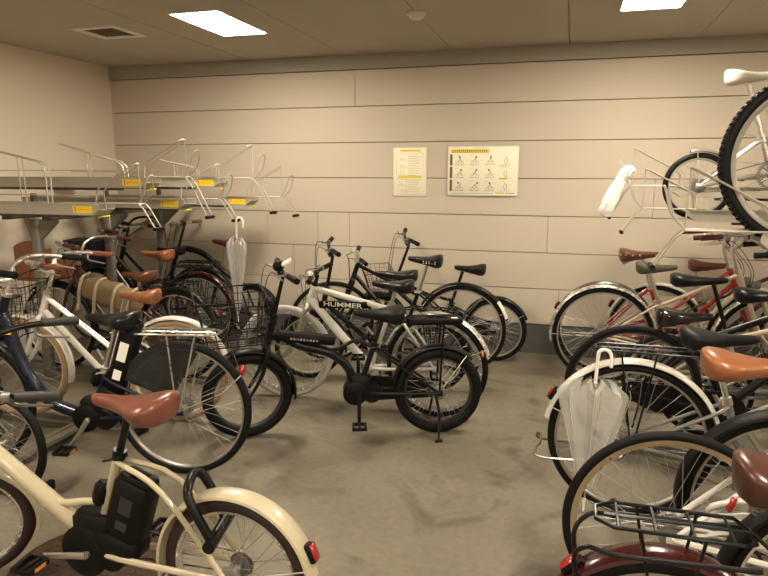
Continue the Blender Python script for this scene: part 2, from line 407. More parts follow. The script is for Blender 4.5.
    if p['front_light']:
        fl = MB(S); q = crown + Vector((.055, 0, .055)); fl.lathe([(0, .035), (.026, .03), (.030, .012), (.022, -.02), (.0, -.03)], q, 'x', 18); fl.tube([q, crown + Vector((.0, 0, .01))], .005, 6)
        obj('head_lamp', fl, GREYP, root)
    # ---- fenders
    fw_ = p['fw'] or tr + .010
    if p['fend']:
        fe = fender_mb(R + .008, fw_, p['fa'][0], p['fa'][1]); fe_o = obj('rear_fender', fe, p['fend'], root, (0, 0, R))
        fs = MB()
        for s_ in (-1, 1):
            a = p['fa'][1] - .16; fs.tube([(0, s_ * .05, R), ((R + .012) * math.cos(a), s_ * (fw_ + .001), R + (R + .012) * math.sin(a))], .0024, 6)
        obj('fender_stay', fs, CHROME, root)
        if p['rear_reflector']:
            a = p['fa'][1] - .30; M = Matrix.Rotation(-(a - PI), 3, 'Y'); q = Vector(((R + .030) * math.cos(a), 0, R + (R + .030) * math.sin(a)))
            rb = MB(); rb.box(q, (.022, .036, .062), M, bev=.006); o = obj('reflector_housing', rb, MBLK, root)
            rr_ = MB(); rr_.box(q + M @ Vector((-.013, 0, 0)), (.010, .032, .054), M, bev=.004); obj('reflector_lens', rr_, REFLRED, o)
        if p['strip']:
            a0, a1 = [math.radians(v) for v in p['strip']]; obj('white_strip', fender_mb(R + .0095, fw_ + .0015, a0, a1, n=8, drop=.0165), STICKW, fe_o)
    elif p['rear_reflector']:
        q = sc + Vector((-.05, 0, .0)); rb = MB(); rb.box(q, (.012, .03, .045), bev=.005); obj('rear_reflector', rb, REFLRED, root)
    if p['ffend']:
        T = S @ Matrix.Translation((wb, 0, Rf)); obj('front_fender', fender_mb(Rf + .008, fw_, p['ffa'][0], p['ffa'][1], T), p['ffend'], root)
    # ---- drive
    cr = MB(); ca = math.radians(p['crank']); v = Vector((math.cos(ca), 0, math.sin(ca))); L = .165
    cr.tube([bb + Vector((0, -.062, 0)), bb + Vector((0, .062, 0))], .011, 12)
    for s_ in (-1, 1):
        q = bb + Vector((0, s_ * .062, 0)); e = q + v * L * (-s_); cr.tube([q, q + (e - q) * .5 + Vector((0, s_ * .004, 0)), e + Vector((0, s_ * .008, 0))], [.014, .011, .010], 10, flat=.6)
    co = obj('crankset', cr, p['crankm'], root)
    ch = MB(); rc = .088 if not p['motor'] else .06
    ch.lathe([(rc - .016, -.047), (rc, -.047), (rc, -.050), (rc - .016, -.050)], bb, 'y', 40, closed_prof=True)
    for i in range(36): a = 2 * PI * i / 36; ch.box(bb + Vector(((rc + .003) * math.cos(a), -.0485, (rc + .003) * math.sin(a))), (.007, .003, .007), Matrix.Rotation(-a, 3, 'Y'))
    for i in range(5): a = 2 * PI * i / 5; ch.tube([bb + Vector((0, -.05, 0)), bb + Vector(((rc - .01) * math.cos(a), -.0485, (rc - .01) * math.sin(a)))], .006, 6)
    obj('chainring', ch, GREYP, co)
    for s_ in (-1, 1):
        e = bb + Vector((0, s_ * .07, 0)) + v * L * (-s_)
        pd = MB(); pd.tube([e, e + Vector((0, s_ * .10, 0))], .007, 8)
        for dx in (-.034, .034): pd.box(e + Vector((dx, s_ * .058, 0)), (.014, .085, .022), bev=.004)
        for dd in (.018, .098): pd.box(e + Vector((0, s_ * dd, 0)), (.07, .008, .018), bev=.003)
        po = obj('pedal', pd, MBLK, co)
        rf = MB()
        for dx in (-.0415, .0415): rf.box(e + Vector((dx, s_ * .058, 0)), (.003, .045, .012))
        obj('pedal_reflector', rf, ORANGE, po)
    cn = MB(); rs = .036
    for sgn in (1, -1): cn.tube([bb + Vector((0, -.0485, sgn * rc)), Vector((0, -.0455, R + sgn * rs))], .0035, 6)
    obj('chain', cn, CHAIN, root)
    if p['case']:
        cc = MB(); dvec = Vector((0, 0, R)) - bb; n_ = 10; out = []
        for i in range(n_ + 1): a = -PI / 2 + PI * i / n_; out.append((bb.x + (rc + .018) * math.cos(a), bb.z + (rc + .018) * math.sin(a)))
        for i in range(n_ + 1): a = PI / 2 + PI * i / n_; out.append((.0 + .055 * math.cos(a), R + .055 * math.sin(a)))
        cc.prism(out, -.056, -.044); obj('chain_case', cc, p['case'], root)
    if p['motor']:
        k_ = p['ms']; mo = MB(); mo.lathe([(.0, -.052), (.058 * k_, -.052), (.070 * k_, -.044), (.070 * k_, .044), (.058 * k_, .052), (.0, .052)], bb + Vector((.02, 0, .0)), 'y', 28)
        mo.lathe([(.0, -.045), (.048, -.045), (.055, -.038), (.055, .038), (.048, .045), (.0, .045)], bb + Vector((-.075, 0, -.005)), 'y', 24)
        mo.box(bb + Vector((-.01, 0, .055 * k_)), (.13 * k_, .09, .09 * k_), bev=.02)
        obj('drive_motor', mo, p['motor'], root)
    if p['battery'] == 'seat':
        ba = MB(); bz_, bh_, bw_, bo_ = p['bt'] or (.30, .36, .10, .085); a = st(p['bz'] + bz_) + Vector((-bo_, 0, 0)); th = math.radians(90 - 72); M = Matrix.Rotation(-th, 3, 'Y')
        ba.box(a, (bw_, .09, bh_), M, bev=.018); ba.box(a + M @ Vector((.0, 0, bh_ / 2 + .005)), (bw_ * .85, .07, .03), M, bev=.01); ba.box(a + M @ Vector((.01, 0, -bh_ / 2 - .02)), (bw_ + .03, .10, .07), M, bev=.015)
        bo = obj('battery', ba, MBLK, root)
        lb = MB(); lb.box(a + M @ Vector((.0, .046, bh_ * .14)), (.045, .002, bh_ * .27), M); lb.box(a + M @ Vector((-.0, .046, -bh_ * .2)), (.04, .002, bh_ * .14), M); obj('battery_label', lb, STICKW if p['fcol'] is NAVY else GREYPL, bo)
        hd_ = MB(); hd_.tube([a + M @ Vector((.03, 0, bh_ / 2)), a + M @ Vector((.03, 0, bh_ / 2 + .035)), a + M @ Vector((-.03, 0, bh_ / 2 + .035)), a + M @ Vector((-.03, 0, bh_ / 2))], .008, 8); obj('battery_handle', hd_, MBLK, bo)
        lk = MB(); lk.box(st(p['bz'] + .2) + Vector((.03, 0, 0)), (.06, .06, .09), M, bev=.02); obj('battery_lock', lk, MBLK, bo)
    elif p['battery'] == 'beam':
        ba = MB(); a = Vector((h0.x - .20, 0, h0.z + .035)); ba.box(a, (.36, .070, .050), Matrix.Rotation(-.11, 3, 'Y'), bev=.010); bo = obj('battery', ba, MBLK, root)
        lb = MB()
        for i in range(9): lb.box(a + Matrix.Rotation(-.11, 3, 'Y') @ Vector((-.08 + i * .018, .0385, -.004)), (.012, .0012, .012 if i % 3 else .008), Matrix.Rotation(-.11, 3, 'Y'))
        obj('battery_marks', lb, ALU, bo)
    # ---- carrier
    if p['carrier']:
        x0, x1 = p['carr_rg']; z = p['carr_z'] or 2 * R + .06; cm = MB(); wy = .062
        if p['carrier'] == 'resin':
            cm = MB()
            for s_ in (-1, 1): cm.box(((x0 + x1) / 2, s_ * .055, z), (x1 - x0, .022, .034), bev=.006)
            cm.box((x0 + .04, 0, z + .002), (.10, .12, .02), bev=.006); cm.box((x1 - .05, 0, z + .004), (.12, .10, .022), bev=.006); cm.box(((x0 + x1) / 2, 0, z), (x1 - x0 - .02, .022, .012), bev=.004)
            for xx in (x0 + .14, (x0 + x1) / 2 + .03): cm.box((xx, 0, z), (.02, .12, .014), bev=.004)
            for s_ in (-1, 1): cm.tube([(x0 + .1, s_ * .058, z), (0, s_ * .06, R + .02)], .006, 8)
            cm.tube([(x1 - .02, 0, z), (x1 + .06, 0, z - .02)], .008, 8)
            co_ = obj('carrier', cm, MBLK, root); st_ = MB(); st_.box((x0 + .035, .02, z + .0125), (.035, .04, .001)); obj('carrier_label', st_, STICKW, co_)
        else:
            cm.tube([(x1, -wy * .5, z - .01), (x1 - .03, -wy, z), (x0 + .04, -wy, z), (x0, -wy * .5, z), (x0, wy * .5, z), (x0 + .04, wy, z), (x1 - .03, wy, z), (x1, wy * .5, z - .01)], .0052, 8, closed=True)
            for i in range(4): xx = x0 + .05 + (x1 - x0 - .1) * i / 3; cm.tube([(xx, -wy, z), (xx, wy, z)], .004, 6)
            cm.tube([(x0 + .02, 0, z), (x1, 0, z)], .004, 6)
            if p['carrier'] == 'double':
                cm.tube([(x1, -wy - .03, z - .04), (x0 + .06, -wy - .035, z - .05), (x0 - .02, -wy - .01, z - .055), (x0 - .045, -wy * .8, z - .12), (x0 + .02, -wy * .9, R + .10), (0, -wy, R + .01)], .0062, 8, smooth=5)
                cm.tube([(x1, wy + .03, z - .04), (x0 + .06, wy + .035, z - .05), (x0 - .02, wy + .01, z - .055), (x0 - .045, wy * .8, z - .12), (x0 + .02, wy * .9, R + .10), (0, wy, R + .01)], .0062, 8, smooth=5)
            for s_ in (-1, 1):
                cm.tube([(x0 + .10, s_ * wy, z), (0, s_ * .062, R)], .0042, 6); cm.tube([(x0 + .24, s_ * wy, z), (0.01, s_ * .062, R)], .0042, 6)
            cm.tube([(x1, 0, z), sc + Vector((0, 0, -.01))], .005, 6)
            obj('carrier', cm, {'chrome': CHROME, 'black': BLK, 'double': BLK, 'silver': ALU}[p['carrier']], root)
    # ---- stands
    if p['kick'] == 'side':
        kb = MB(); kb.tube([(.02, .06, R - .01), (.0, .085, R * .5), (.015, .145, -0.0 + .012)], [.009, .008, .007], 8); kb.tube([(-.005, .145, .008), (.035, .15, .008)], .009, 8); obj('kickstand', kb, BLK, root)
    elif p['kick'] == 'up':
        kb = MB(); z = R - .07; kb.tube([(0, -.075, R - .01), (-.08, -.085, z), (-.36, -.10, z - .01), (-.39, -.085, z + .02), (-.375, -.05, z + .03), (-.375, .05, z + .03), (-.39, .085, z + .02), (-.36, .10, z - .01), (-.08, .085, z), (0, .075, R - .01)], .0058, 8, smooth=4)
        obj('rear_stand', kb, DCHROME, root)
    # ---- extras
    if p['guard']:
        gd = MB()
        a0, a1 = [math.radians(v) for v in p['guard']]
        for s_ in (-1, 1):
            out = [((R + .0) * math.cos(a0 + (a1 - a0) * i / 14), R + (R + .0) * math.sin(a0 + (a1 - a0) * i / 14)) for i in range(15)] + [(.06, R + .06)]
            gd.prism(out, s_ * (fw_ + .004), s_ * (fw_ + .006))
        obj('coat_guard', gd, GUARD, root)
    if p['lock'] == 'u':
        a = math.radians(62); q = Vector((R * 1.02 * math.cos(a), 0, R + R * 1.02 * math.sin(a)))
        lk = MB(); dn = Vector((-math.cos(a), 0, -math.sin(a)))
        lk.tube([q + Vector((-.035, .07, 0)) + dn * .10, q + Vector((-.035, .075, 0)) - dn * .03, q + Vector((-.03, .045, 0)) - dn * .075, q + Vector((-.0, -.045, 0)) - dn * .075, q + Vector((.0, -.075, 0)) - dn * .03, q + Vector((.0, -.07, 0)) + dn * .10], .015, 12, smooth=6)
        lk.tube([q + Vector((-.04, .10, 0)) + dn * .105, q + Vector((.0, -.10, 0)) + dn * .105], .020, 12); lko = obj('wheel_lock', lk, BLK, root)
    elif p['lock'] == 'ring':
        lk = MB(); q = Vector((.10, 0, R + math.sqrt(max(.01, (R) ** 2 - .01)) - .02)); lk.tube([q + Vector((.03 * 0, .05 * math.cos(t), .05 * math.sin(t))) for t in [(-.3 + 3.75 * i / 14) for i in range(15)]], .008, 8); obj('wheel_lock', lk, CHROME, root)
    if p['basket']:
        bk = p['basket']; T = S; o_ = clamp; xo = h1.x + .05
        d = bk.get('d', .27); zt = bk.get('z1', .86); zb = bk.get('z0', .62); wt = bk.get('w', .36)
        bo = obj('front_basket', basket_mb(T, xo, xo + d + .04, wt * .78, wt, zb, zt, xo + .02, xo + d - .02, r=bk.get('r', .0018), rim=bk.get('rim', .004)), bk.get('m', BLK), root)
        bs = MB(S); bs.tube([h1 + Vector((0, 0, -.02)), Vector((xo + .02, 0, zb + .06))], .008, 8)
        for s_ in (-1, 1): bs.tube([(wb, s_ * .06, Rf), (xo + d * .6, s_ * wt * .3, zb)], .003, 6)
        obj('basket_bracket', bs, GREYP, root)
    root['_'] = 0; del root['_']
    return root, dict(st=st, sc=sc, h0=h0, h1=h1, clamp=clamp, bb=bb, S=S, crown=crown)
D180 = PI
def P(rad_deg): return math.radians(rad_deg)
# ------------------------------------------------------------------ room
XL, XR, YB, YF, ZC = -4.25, 4.3, 5.36, -3.2, 2.47
def wall_mat(name, rgb, rough=.75):
    m = bpy.data.materials.new(name); m.use_nodes = True; nt = m.node_tree; b = nt.nodes['Principled BSDF']
    tc = nt.nodes.new('ShaderNodeTexCoord'); n = nt.nodes.new('ShaderNodeTexNoise'); n.inputs['Scale'].default_value = .9; n.inputs['Detail'].default_value = 6
    n2 = nt.nodes.new('ShaderNodeTexNoise'); n2.inputs['Scale'].default_value = 60; n2.inputs['Detail'].default_value = 3
    nt.links.new(tc.outputs['Object'], n.inputs['Vector']); nt.links.new(tc.outputs['Object'], n2.inputs['Vector'])
    mx = nt.nodes.new('ShaderNodeMix'); mx.data_type = 'RGBA'
    mx.inputs['A'].default_value = (*[c * .93 for c in rgb], 1); mx.inputs['B'].default_value = (*[c * 1.05 for c in rgb], 1)
    nt.links.new(n.outputs['Fac'], mx.inputs['Factor']); nt.links.new(mx.outputs['Result'], b.inputs['Base Color'])
    bp = nt.nodes.new('ShaderNodeBump'); bp.inputs['Strength'].default_value = .12; bp.inputs['Distance'].default_value = .002
    nt.links.new(n2.outputs['Fac'], bp.inputs['Height']); nt.links.new(bp.outputs['Normal'], b.inputs['Normal'])
    b.inputs['Roughness'].default_value = rough; return m
def floor_mat():
    m = bpy.data.materials.new('stained_concrete'); m.use_nodes = True; nt = m.node_tree; b = nt.nodes['Principled BSDF']; L = nt.links.new
    tc = nt.nodes.new('ShaderNodeTexCoord')
    def noise(s, d=5, dist=0.0):
        n = nt.nodes.new('ShaderNodeTexNoise'); n.inputs['Scale'].default_value = s; n.inputs['Detail'].default_value = d; n.inputs['Distortion'].default_value = dist
        L(tc.outputs['Object'], n.inputs['Vector']); return n
    def ramp(n, stops):
        r = nt.nodes.new('ShaderNodeValToRGB'); e = r.color_ramp.elements
        e[0].position, e[0].color = stops[0][0], (*stops[0][1], 1); e[1].position, e[1].color = stops[-1][0], (*stops[-1][1], 1)
        for pos, c in stops[1:-1]: q = e.new(pos); q.color = (*c, 1)
        L(n.outputs['Fac'], r.inputs['Fac']); return r
    def mul(a, bb_, f=1.0):
        x = nt.nodes.new('ShaderNodeMix'); x.data_type = 'RGBA'; x.blend_type = 'MULTIPLY'; x.inputs['Factor'].default_value = f
        L(a, x.inputs['A']); L(bb_, x.inputs['B']); return x.outputs['Result']
    base = ramp(noise(1.1, 6, .4), [(.3, (.140, .119, .082)), (.5, (.175, .151, .107)), (.7, (.208, .181, .130))])
    blot = ramp(noise(2.6, 5, 1.2), [(.30, (.45, .43, .41)), (.45, (.95, .95, .95)), (1, (1.05, 1.05, 1.05))])
    fine = ramp(noise(26, 6), [(.3, (.86, .86, .86)), (.7, (1.08, 1.08, 1.08))])
    speck = ramp(noise(75, 2), [(.70, (1, 1, 1)), (.76, (1.5, 1.5, 1.48))])
    dk = ramp(noise(17, 2, .2), [(.24, (.62, .6, .58)), (.29, (1, 1, 1))])
    c = mul(base.outputs['Color'], blot.outputs['Color'], .9); c = mul(c, fine.outputs['Color'], 1); c = mul(c, speck.outputs['Color'], 1); c = mul(c, dk.outputs['Color'], .7)
    L(c, b.inputs['Base Color'])
    rr = nt.nodes.new('ShaderNodeMapRange'); rr.inputs['To Min'].default_value = .42; rr.inputs['To Max'].default_value = .72; L(noise(3, 4).outputs['Fac'], rr.inputs['Value']); L(rr.outputs['Result'], b.inputs['Roughness'])
    bp = nt.nodes.new('ShaderNodeBump'); bp.inputs['Strength'].default_value = .15; bp.inputs['Distance'].default_value = .002; L(noise(40, 4).outputs['Fac'], bp.inputs['Height']); L(bp.outputs['Normal'], b.inputs['Normal'])
    return m
WALLM = wall_mat('cream_wall_panel', (.52, .45, .36)); WALLL = wall_mat('cream_wall_paint', (.66, .58, .47))
CEILM = wall_mat('ceiling_board', (.43, .385, .305)); BANDM = wall_mat('grey_band', (.34, .31, .255)); PLINTH = wall_mat('dark_plinth_paint', (.075, .07, .06), .55)
DARKGAP = mat('joint_sealant', (.17, .14, .105), .8); FLOORM = floor_mat()

struct('floor', MB().box(((XL + XR) / 2, (YB + YF) / 2, -.05), (XR - XL + .4, YB - YF + .4, .1)), FLOORM)
cl = MB(); xs = [XL - .1] + [-.97 + .905 * k for k in range(-3, 6)] + [XR + .1]
for a, b in zip(xs[:-1], xs[1:]):
    if b - a > .02: cl.box(((a + b) / 2, (YB + YF) / 2, ZC + .01), (b - a - .005, YB - YF + .2, .02))
ce = struct('ceiling', cl, CEILM)
struct('ceiling_backing', MB().box(((XL + XR) / 2, (YB + YF) / 2, ZC + .055), (XR - XL + .4, YB - YF + .4, .06)), DARKGAP, parent=ce)
wb_ = MB(); rows = [(.25, .55, [-.05]), (.55, .85, [-2.4, .62]), (.85, 1.15, [-2.65, -2.16, -1.86, -.16, 1.4]), (1.15, 1.45, [.62]), (1.45, 1.75, []), (1.75, 2.05, []), (2.05, 2.35, [-1.80])]
for z0, z1, vj in rows:
    e = [XL - .1] + vj + [XR + .1]
    for a, b in zip(e[:-1], e[1:]): wb_.box(((a + b) / 2, YB + .02, (z0 + z1) / 2), (b - a - .0025, .04, z1 - z0 - .006), bev=.003)
wo = struct('wall_back', wb_, WALLM)
struct('joint_backing', MB().box(((XL + XR) / 2, YB + .07, 1.25), (XR - XL + .4, .10, 2.6)), DARKGAP, parent=wo)
struct('baseboard_back', MB().box(((XL + XR) / 2, YB + .019, .123), (XR - XL + .2, .044, .247)), PLINTH)
struct('trim_1', MB().box(((XL + XR) / 2, YB + .012, 2.411), (XR - XL + .2, .05, .116)), BANDM)
struct('wall_left', MB().box((XL - .06, (YB + YF) / 2, 1.25), (.12, YB - YF + .4, 2.6)), WALLL)
struct('wall_right', MB().box((XR + .06, (YB + YF) / 2, 1.25), (.12, YB - YF + .4, 2.6)), WALLL)
struct('wall_front', MB().box(((XL + XR) / 2, YF - .06, 1.25), (XR - XL + .4, .12, 2.6)), WALLL)

# ------------------------------------------------------------------ ceiling fittings
LIGHT = bpy.data.materials.new('lit_diffuser'); LIGHT.use_nodes = True
_b = LIGHT.node_tree.nodes['Principled BSDF']; _b.inputs['Emission Color'].default_value = (1, .88, .70, 1); _b.inputs['Emission Strength'].default_value = 30.0; _b.inputs['Base Color'].default_value = (.8, .8, .8, 1)
FRAMEM = mat('white_enamel', (.70, .66, .58), .4)
desc = {(-2.29, 4.03): 'recessed ceiling light panel above the left rack near the air vent', (.405, 4.03): 'recessed ceiling light panel cut off by the top edge above the right bicycles'}
for x in (-2.29, .405, 3.10):
    for y in (4.03, 1.2, -1.6):
        t = thing('ceiling_light', desc.get((x, y), 'recessed ceiling light panel further back over the aisle'), 'ceiling light', (x, y, ZC), 0, 'recessed ceiling lights')
        fr = MB()
        for s_ in (-1, 1): fr.box((s_ * .172, 0, -.003), (.012, .69, .006)); fr.box((0, s_ * .339, -.003), (.332, .012, .006))
        obj('frame', fr, FRAMEM, t, smooth=False); obj('diffuser', MB().box((0, 0, -.0015), (.33, .664, .003)), LIGHT, t, smooth=False)
t = thing('ceiling_vent', 'square white framed air vent with dark slots in the ceiling above left corner', 'vent', (-3.17, 4.03, ZC))
fr = MB()
for s_ in (-1, 1): fr.box((s_ * .155, 0, -.006), (.055, .36, .012), bev=.003); fr.box((0, s_ * .155, -.006), (.255, .055, .012), bev=.003)
obj('frame', fr, FRAMEM, t); sl = MB()
for i in range(11): sl.box((0, -.115 + i * .023, -.004), (.255, .012, .003), Matrix.Rotation(.6, 3, 'X'))
obj('slats', sl, mat('vent_slat', (.22, .17, .10), .6), t); obj('backing', MB().box((0, 0, -.0012), (.256, .256, .002)), MBLK, t, smooth=False)
t = thing('smoke_detector', 'small round white smoke detector on the ceiling seam', 'smoke detector', (-.97, 4.09, ZC))
obj('base', MB().lathe([(0, 0), (.062, 0), (.062, -.010), (.05, -.014), (0, -.014)], n=28, axis='z'), FRAMEM, t); obj('sensor', MB().lathe([(.05, -.013), (.046, -.028), (.03, -.038), (0, -.040)], n=28, axis='z'), FRAMEM, t)

# ------------------------------------------------------------------ notice boards
PAPER = mat('cream_paper', (.84, .79, .60), .5); LEMON = mat('lemon_print', (.74, .58, .06), .5); INK = mat('grey_ink', (.10, .095, .08), .6); PALEINK = mat('pale_ink', (.42, .38, .28), .6); OLIVEP = mat('olive_print', (.10, .11, .045), .6)
def rects(L_, y): 
    m = MB()
    for x0, z0, x1, z1 in L_: m.box(((x0 + x1) / 2, y, (z0 + z1) / 2), (abs(x1 - x0), .0008, abs(z1 - z0)))
    return m
rnd = random.Random(3)
t = thing('instruction_board', 'wide instruction board with rows of small bicycle rack drawings and yellow title bar', 'notice board', (-.70, YB, 1.51))
W, H = .58, .40
obj('panel', MB().box((0, -.008, 0), (W, .012, H), bev=.003), PAPER, t); y = -.0146
rim_ = MB()
for s_ in (-1, 1): rim_.box((s_ * (W / 2 - .003), -.009, 0), (.006, .014, H)); rim_.box((0, -.009, s_ * (H / 2 - .003)), (W, .014, .006))
obj('rim', rim_, FRAMEM, t)
obj('title_bar', rects([(-.265, .145, .05, .175)], y), LEMON, t, smooth=False)
obj('row_bars', rects([(-.27, .045, -.25, .135), (-.27, -.06, -.25, .035), (-.27, -.165, -.25, -.07)], y), OLIVEP, t, smooth=False)
obj('yellow_notes', rects([(.135, .035, .20, .044), (.135, -.068, .20, -.058), (.11, -.183, .18, -.172)], y), LEMON, t, smooth=False)
g = []
for i in range(17): # glyph like strokes of the title
    x = -.25 + i * .017; g += [(x, .150, x + .011, .153), (x + .004, .150, x + .007, .170), (x, .163, x + .011, .166)]
ln = []
for r_ in range(3):
    for c_ in range(4):
        cx = -.19 + c_ * .125; cz = .09 - r_ * .105
        ln += [(cx - .045, cz - .042, cx + .045, cz - .039)] + [(cx - .04 + k * .012, cz + .036, cx - .032 + k * .012, cz + .039) for k in range(3)]
obj('title_marks', rects(g, y - .0006), INK, t, smooth=False); obj('captions', rects(ln + [(-.26, -.185, .09, -.181), (.19, -.183, .26, -.175)], y), PALEINK, t, smooth=False)
dr = MB()
for r_ in range(3):
    for c_ in range(4):
        cx = -.19 + c_ * .125; cz = .085 - r_ * .105
        if c_ == 3:
            dr.tube([(cx + .0, y, cz - .03), (cx - .012, y, cz), (cx, y, cz + .03), (cx + .014, y, cz + .01), (cx + .012, y, cz - .03)], .0018, 5)
        else:
            for dx in (-.018, .018): dr.lathe([(.013, -.0006), (.0145, -.0006), (.0145, .0006), (.013, .0006)], (cx + dx, y, cz - .018), 'y', 16, closed_prof=True)
            dr.tube([(cx - .018, y, cz - .018), (cx - .006, y, cz + .004), (cx + .012, y, cz + .002), (cx + .018, y, cz - .018)], .0016, 5)
            dr.ball((cx + rnd.uniform(-.01, .03), y, cz + .028), .008, 8, (1, .1, 1)); dr.tube([(cx + .01, y, cz + .022), (cx + .0, y, cz + .006)], .003, 5)
obj('drawings', dr, INK, t)
t = thing('notice_board', 'small upright cream notice sheet with two yellow headings on back wall', 'notice board', (-1.315, YB, 1.50))
W, H = .29, .405
obj('panel', MB().box((0, -.005, 0), (W, .008, H), bev=.002), PAPER, t); y = -.0096
obj('headings', rects([(-.08, .17, .09, .185), (-.10, -.05, .10, -.028)], y), LEMON, t, smooth=False)
ln = [(-.115, -.185, .115, -.182), (-.115, -.04, -.113, .16), (.113, -.04, .115, .16), (-.115, .158, .115, .160), (-.03, -.17, -.028, -.06), (-.115, -.06, .115, -.058)]
for k in range(13): ln.append((-.015, .14 - k * .014, .05 + rnd.random() * .055, .143 - k * .014))
for k in range(7): ln.append((-.015, -.075 - k * .015, .05 + rnd.random() * .055, -.072 - k * .015))
obj('text_lines', rects(ln, y), PALEINK, t, smooth=False)
dr = MB()
for cx, cz in ((-.065, .11), (-.065, .05), (-.065, -.0), (-.07, -.10), (-.05, -.15)):
    for dx in (-.018, .018): dr.lathe([(.012, -.0006), (.0135, -.0006), (.0135, .0006), (.012, .0006)], (cx + dx, y, cz - .01), 'y', 14, closed_prof=True)
    dr.tube([(cx - .018, y, cz - .01), (cx - .006, y, cz + .01), (cx + .018, y, cz - .01)], .0014, 5)
obj('drawings', dr, PALEINK, t)

# ------------------------------------------------------------------ two tier rack
def tray(label, Y, xj, zj, s, xwall, guide=None, sticker=True, zb=.075, hd=(.11, -.155)):
    """s = +1: the aisle lies towards +x.  xj: wire joint, tray starts .30 behind it."""
    t = thing('rack_tray', label, 'bicycle rack tray', (xj, Y, zj), 0 if s > 0 else PI, 'upper tier trays of the bicycle rack')
    x1 = -.265; x0 = -abs(xwall - xj); m = MB(); w = .075
    for yy in (-w, w): m.prism([(x0, -zb), (x1 - .05, -zb), (x1, -zb * .45), (x1 - .005, -.004), (x0, -.004)], yy - .002, yy + .002)
    m.box(((x0 + x1 - .05) / 2, 0, -zb + .002), (x1 - .05 - x0, 2 * w, .004)); m.box((x1 - .028, 0, -zb * .74), (.062, 2 * w, .003), Matrix.Rotation(-.6, 3, 'Y'))
    for yy in (-w, w): m.box(((x0 + x1) / 2, yy * 1.06, -.004), (x1 - x0 - .02, .016, .004))
    obj('channel', m, RACKM, t, smooth=False)
    b = MB(); b.box(((x0 + x1) / 2 - .12, 0, -zb - .010), (x1 - x0 - .3, .05, .018)); obj('under_rail', b, mat('dark_steel', (.10, .09, .07), .5, .5), t, smooth=False)
    if sticker:
        for yy, dy in ((-w, -.0030), (w, .0030)):
            st_ = MB(); st_.box((x1 - .125, yy + dy, -zb * .52), (.15, .001, .046)); so = obj('warning_sticker', st_, YELLOW, t, smooth=False)
            mk = MB(); mk.box((x1 - .182, yy + dy * 1.2, -zb * .52), (.008, .001, .034)); mk.box((x1 - .182, yy + dy * 1.2, -zb * .52 + .012), (.016, .001, .006))
            for k in range(5): mk.box((x1 - .155 + k * .017, yy + dy * 1.2, -zb * .52), (.010, .001, .006))
            obj('sticker_marks', mk, mat('orange_print', (.55, .20, .02), .5), so, smooth=False)
        tb = MB(); tb.box((x1 - .03, 0, -zb - .012), (.04, .07, .006), Matrix.Rotation(-.25, 3, 'Y')); obj('yellow_tab', tb, mat('bright_yellow', (.85, .78, .03), .4), t, smooth=False)
    g = MB(); d = .032; r = .0048
    for yy in (-d, d):
        g.tube([(-.36, yy * 1.6, -.02), (-.30, yy, .0), (0, yy, .0), (hd[0] * .3, yy, hd[1] * .22), (hd[0], yy, hd[1])], r, 8)
        g.tube([(-.315, yy * 1.6, -.05), (-.31, yy, .075), (-.28, yy, .105), (-.04, yy, .237)], r, 8)
    g.tube([(-.04, -d, .237), (-.018, -d * .5, .247), (-.012, 0, .247), (-.018, d * .5, .247), (-.04, d, .237)], r, 8, smooth=4)
    g.tube([(-.014, 0, .246), (-.006, 0, .0), (0, -d, 0)], r * .8, 8); g.tube([(0, -d, 0), (0, d, 0)], r, 8)
    g.tube([(-.01, -d, 0), (.035, -d, .06), (.065, -d, .145), (.078, -d * .6, .172), (.084, 0, .176), (.082, d * .6, .170), (.075, d, .142), (.055, d, .07), (-.005, d, .0)], r, 8, smooth=5)
    obj('wheel_guide', g, RODM, t)
    k = MB(); k.tube([(hd[0], -d - .014, hd[1]), (hd[0], d + .014, hd[1])], .012, 10); obj('rubber_grip', k, RUBBER, t)
    if guide:
        (a0, z0), (a1, z1) = guide; h = MB()
        for yy in (-.02, .02): h.tube([(a0, yy, z0), (a1 - .04, yy, z1 + .012), (a1, yy, z1 - .02), (a1 + .01, yy, z1 - .06), (a1 + .01, yy, -.06)], r, 8); h.tube([(a0 + (a1 - a0) * .42, yy, z0 + (z1 - z0) * .42), (a0 + (a1 - a0) * .45, yy, -.06)], r * .8, 6)
        h.tube([(a0, -.02, z0), (a0 - .012, 0, z0 + .003), (a0, .02, z0)], r, 8)
        h.tube([(x0 + .05, .05, .045), (-.32, .05, .045)], r * .8, 6); obj('front_wheel_guide', h, RODM, t)
    return t
lowT = ((-1.08, .33), (-.72, .25)); upT = ((-1.02, .23), (-.50, .09))
tray('nearest lower left rack tray with yellow sticker, its end closest to the left frame edge', 3.50, -2.60, 1.30, 1, -4.2, lowT)
tray('raised left rack tray behind the nearest one, tall wire guide at its end', 3.87, -2.50, 1.465, 1, -4.2, upT, hd=(.155, -.268))
tray('lower left rack tray with a clear umbrella hanging from its rubber grip', 4.23, -2.46, 1.305, 1, -4.2)
tray('raised left rack tray second from the back wall, yellow sticker below sloping wires', 4.60, -2.38, 1.455, 1, -4.2, ((-.85, .14), (-.50, .07)), hd=(.155, -.268))
tray('rearmost left rack tray closest to the back wall', 4.97, -2.31, 1.295, 1, -4.2)
tray('nearest right rack tray, holding the large knobby tyred wheel', 2.85, .45, 1.27, -1, 2.3, None, sticker=False)
tray('right rack tray holding the bicycle with a small wheel and white saddle', 4.42, .44, 1.275, -1, 2.3, None, sticker=False)
tray('rearmost right rack tray, raised, beside the back wall with white bag hung on it', 4.78, .40, 1.41, -1, 2.3, None, sticker=False, hd=(.13, -.22))
DST = MATS['dark_steel']; PAINTG = mat('grey_rack_post', (.19, .175, .145), .5, .2)
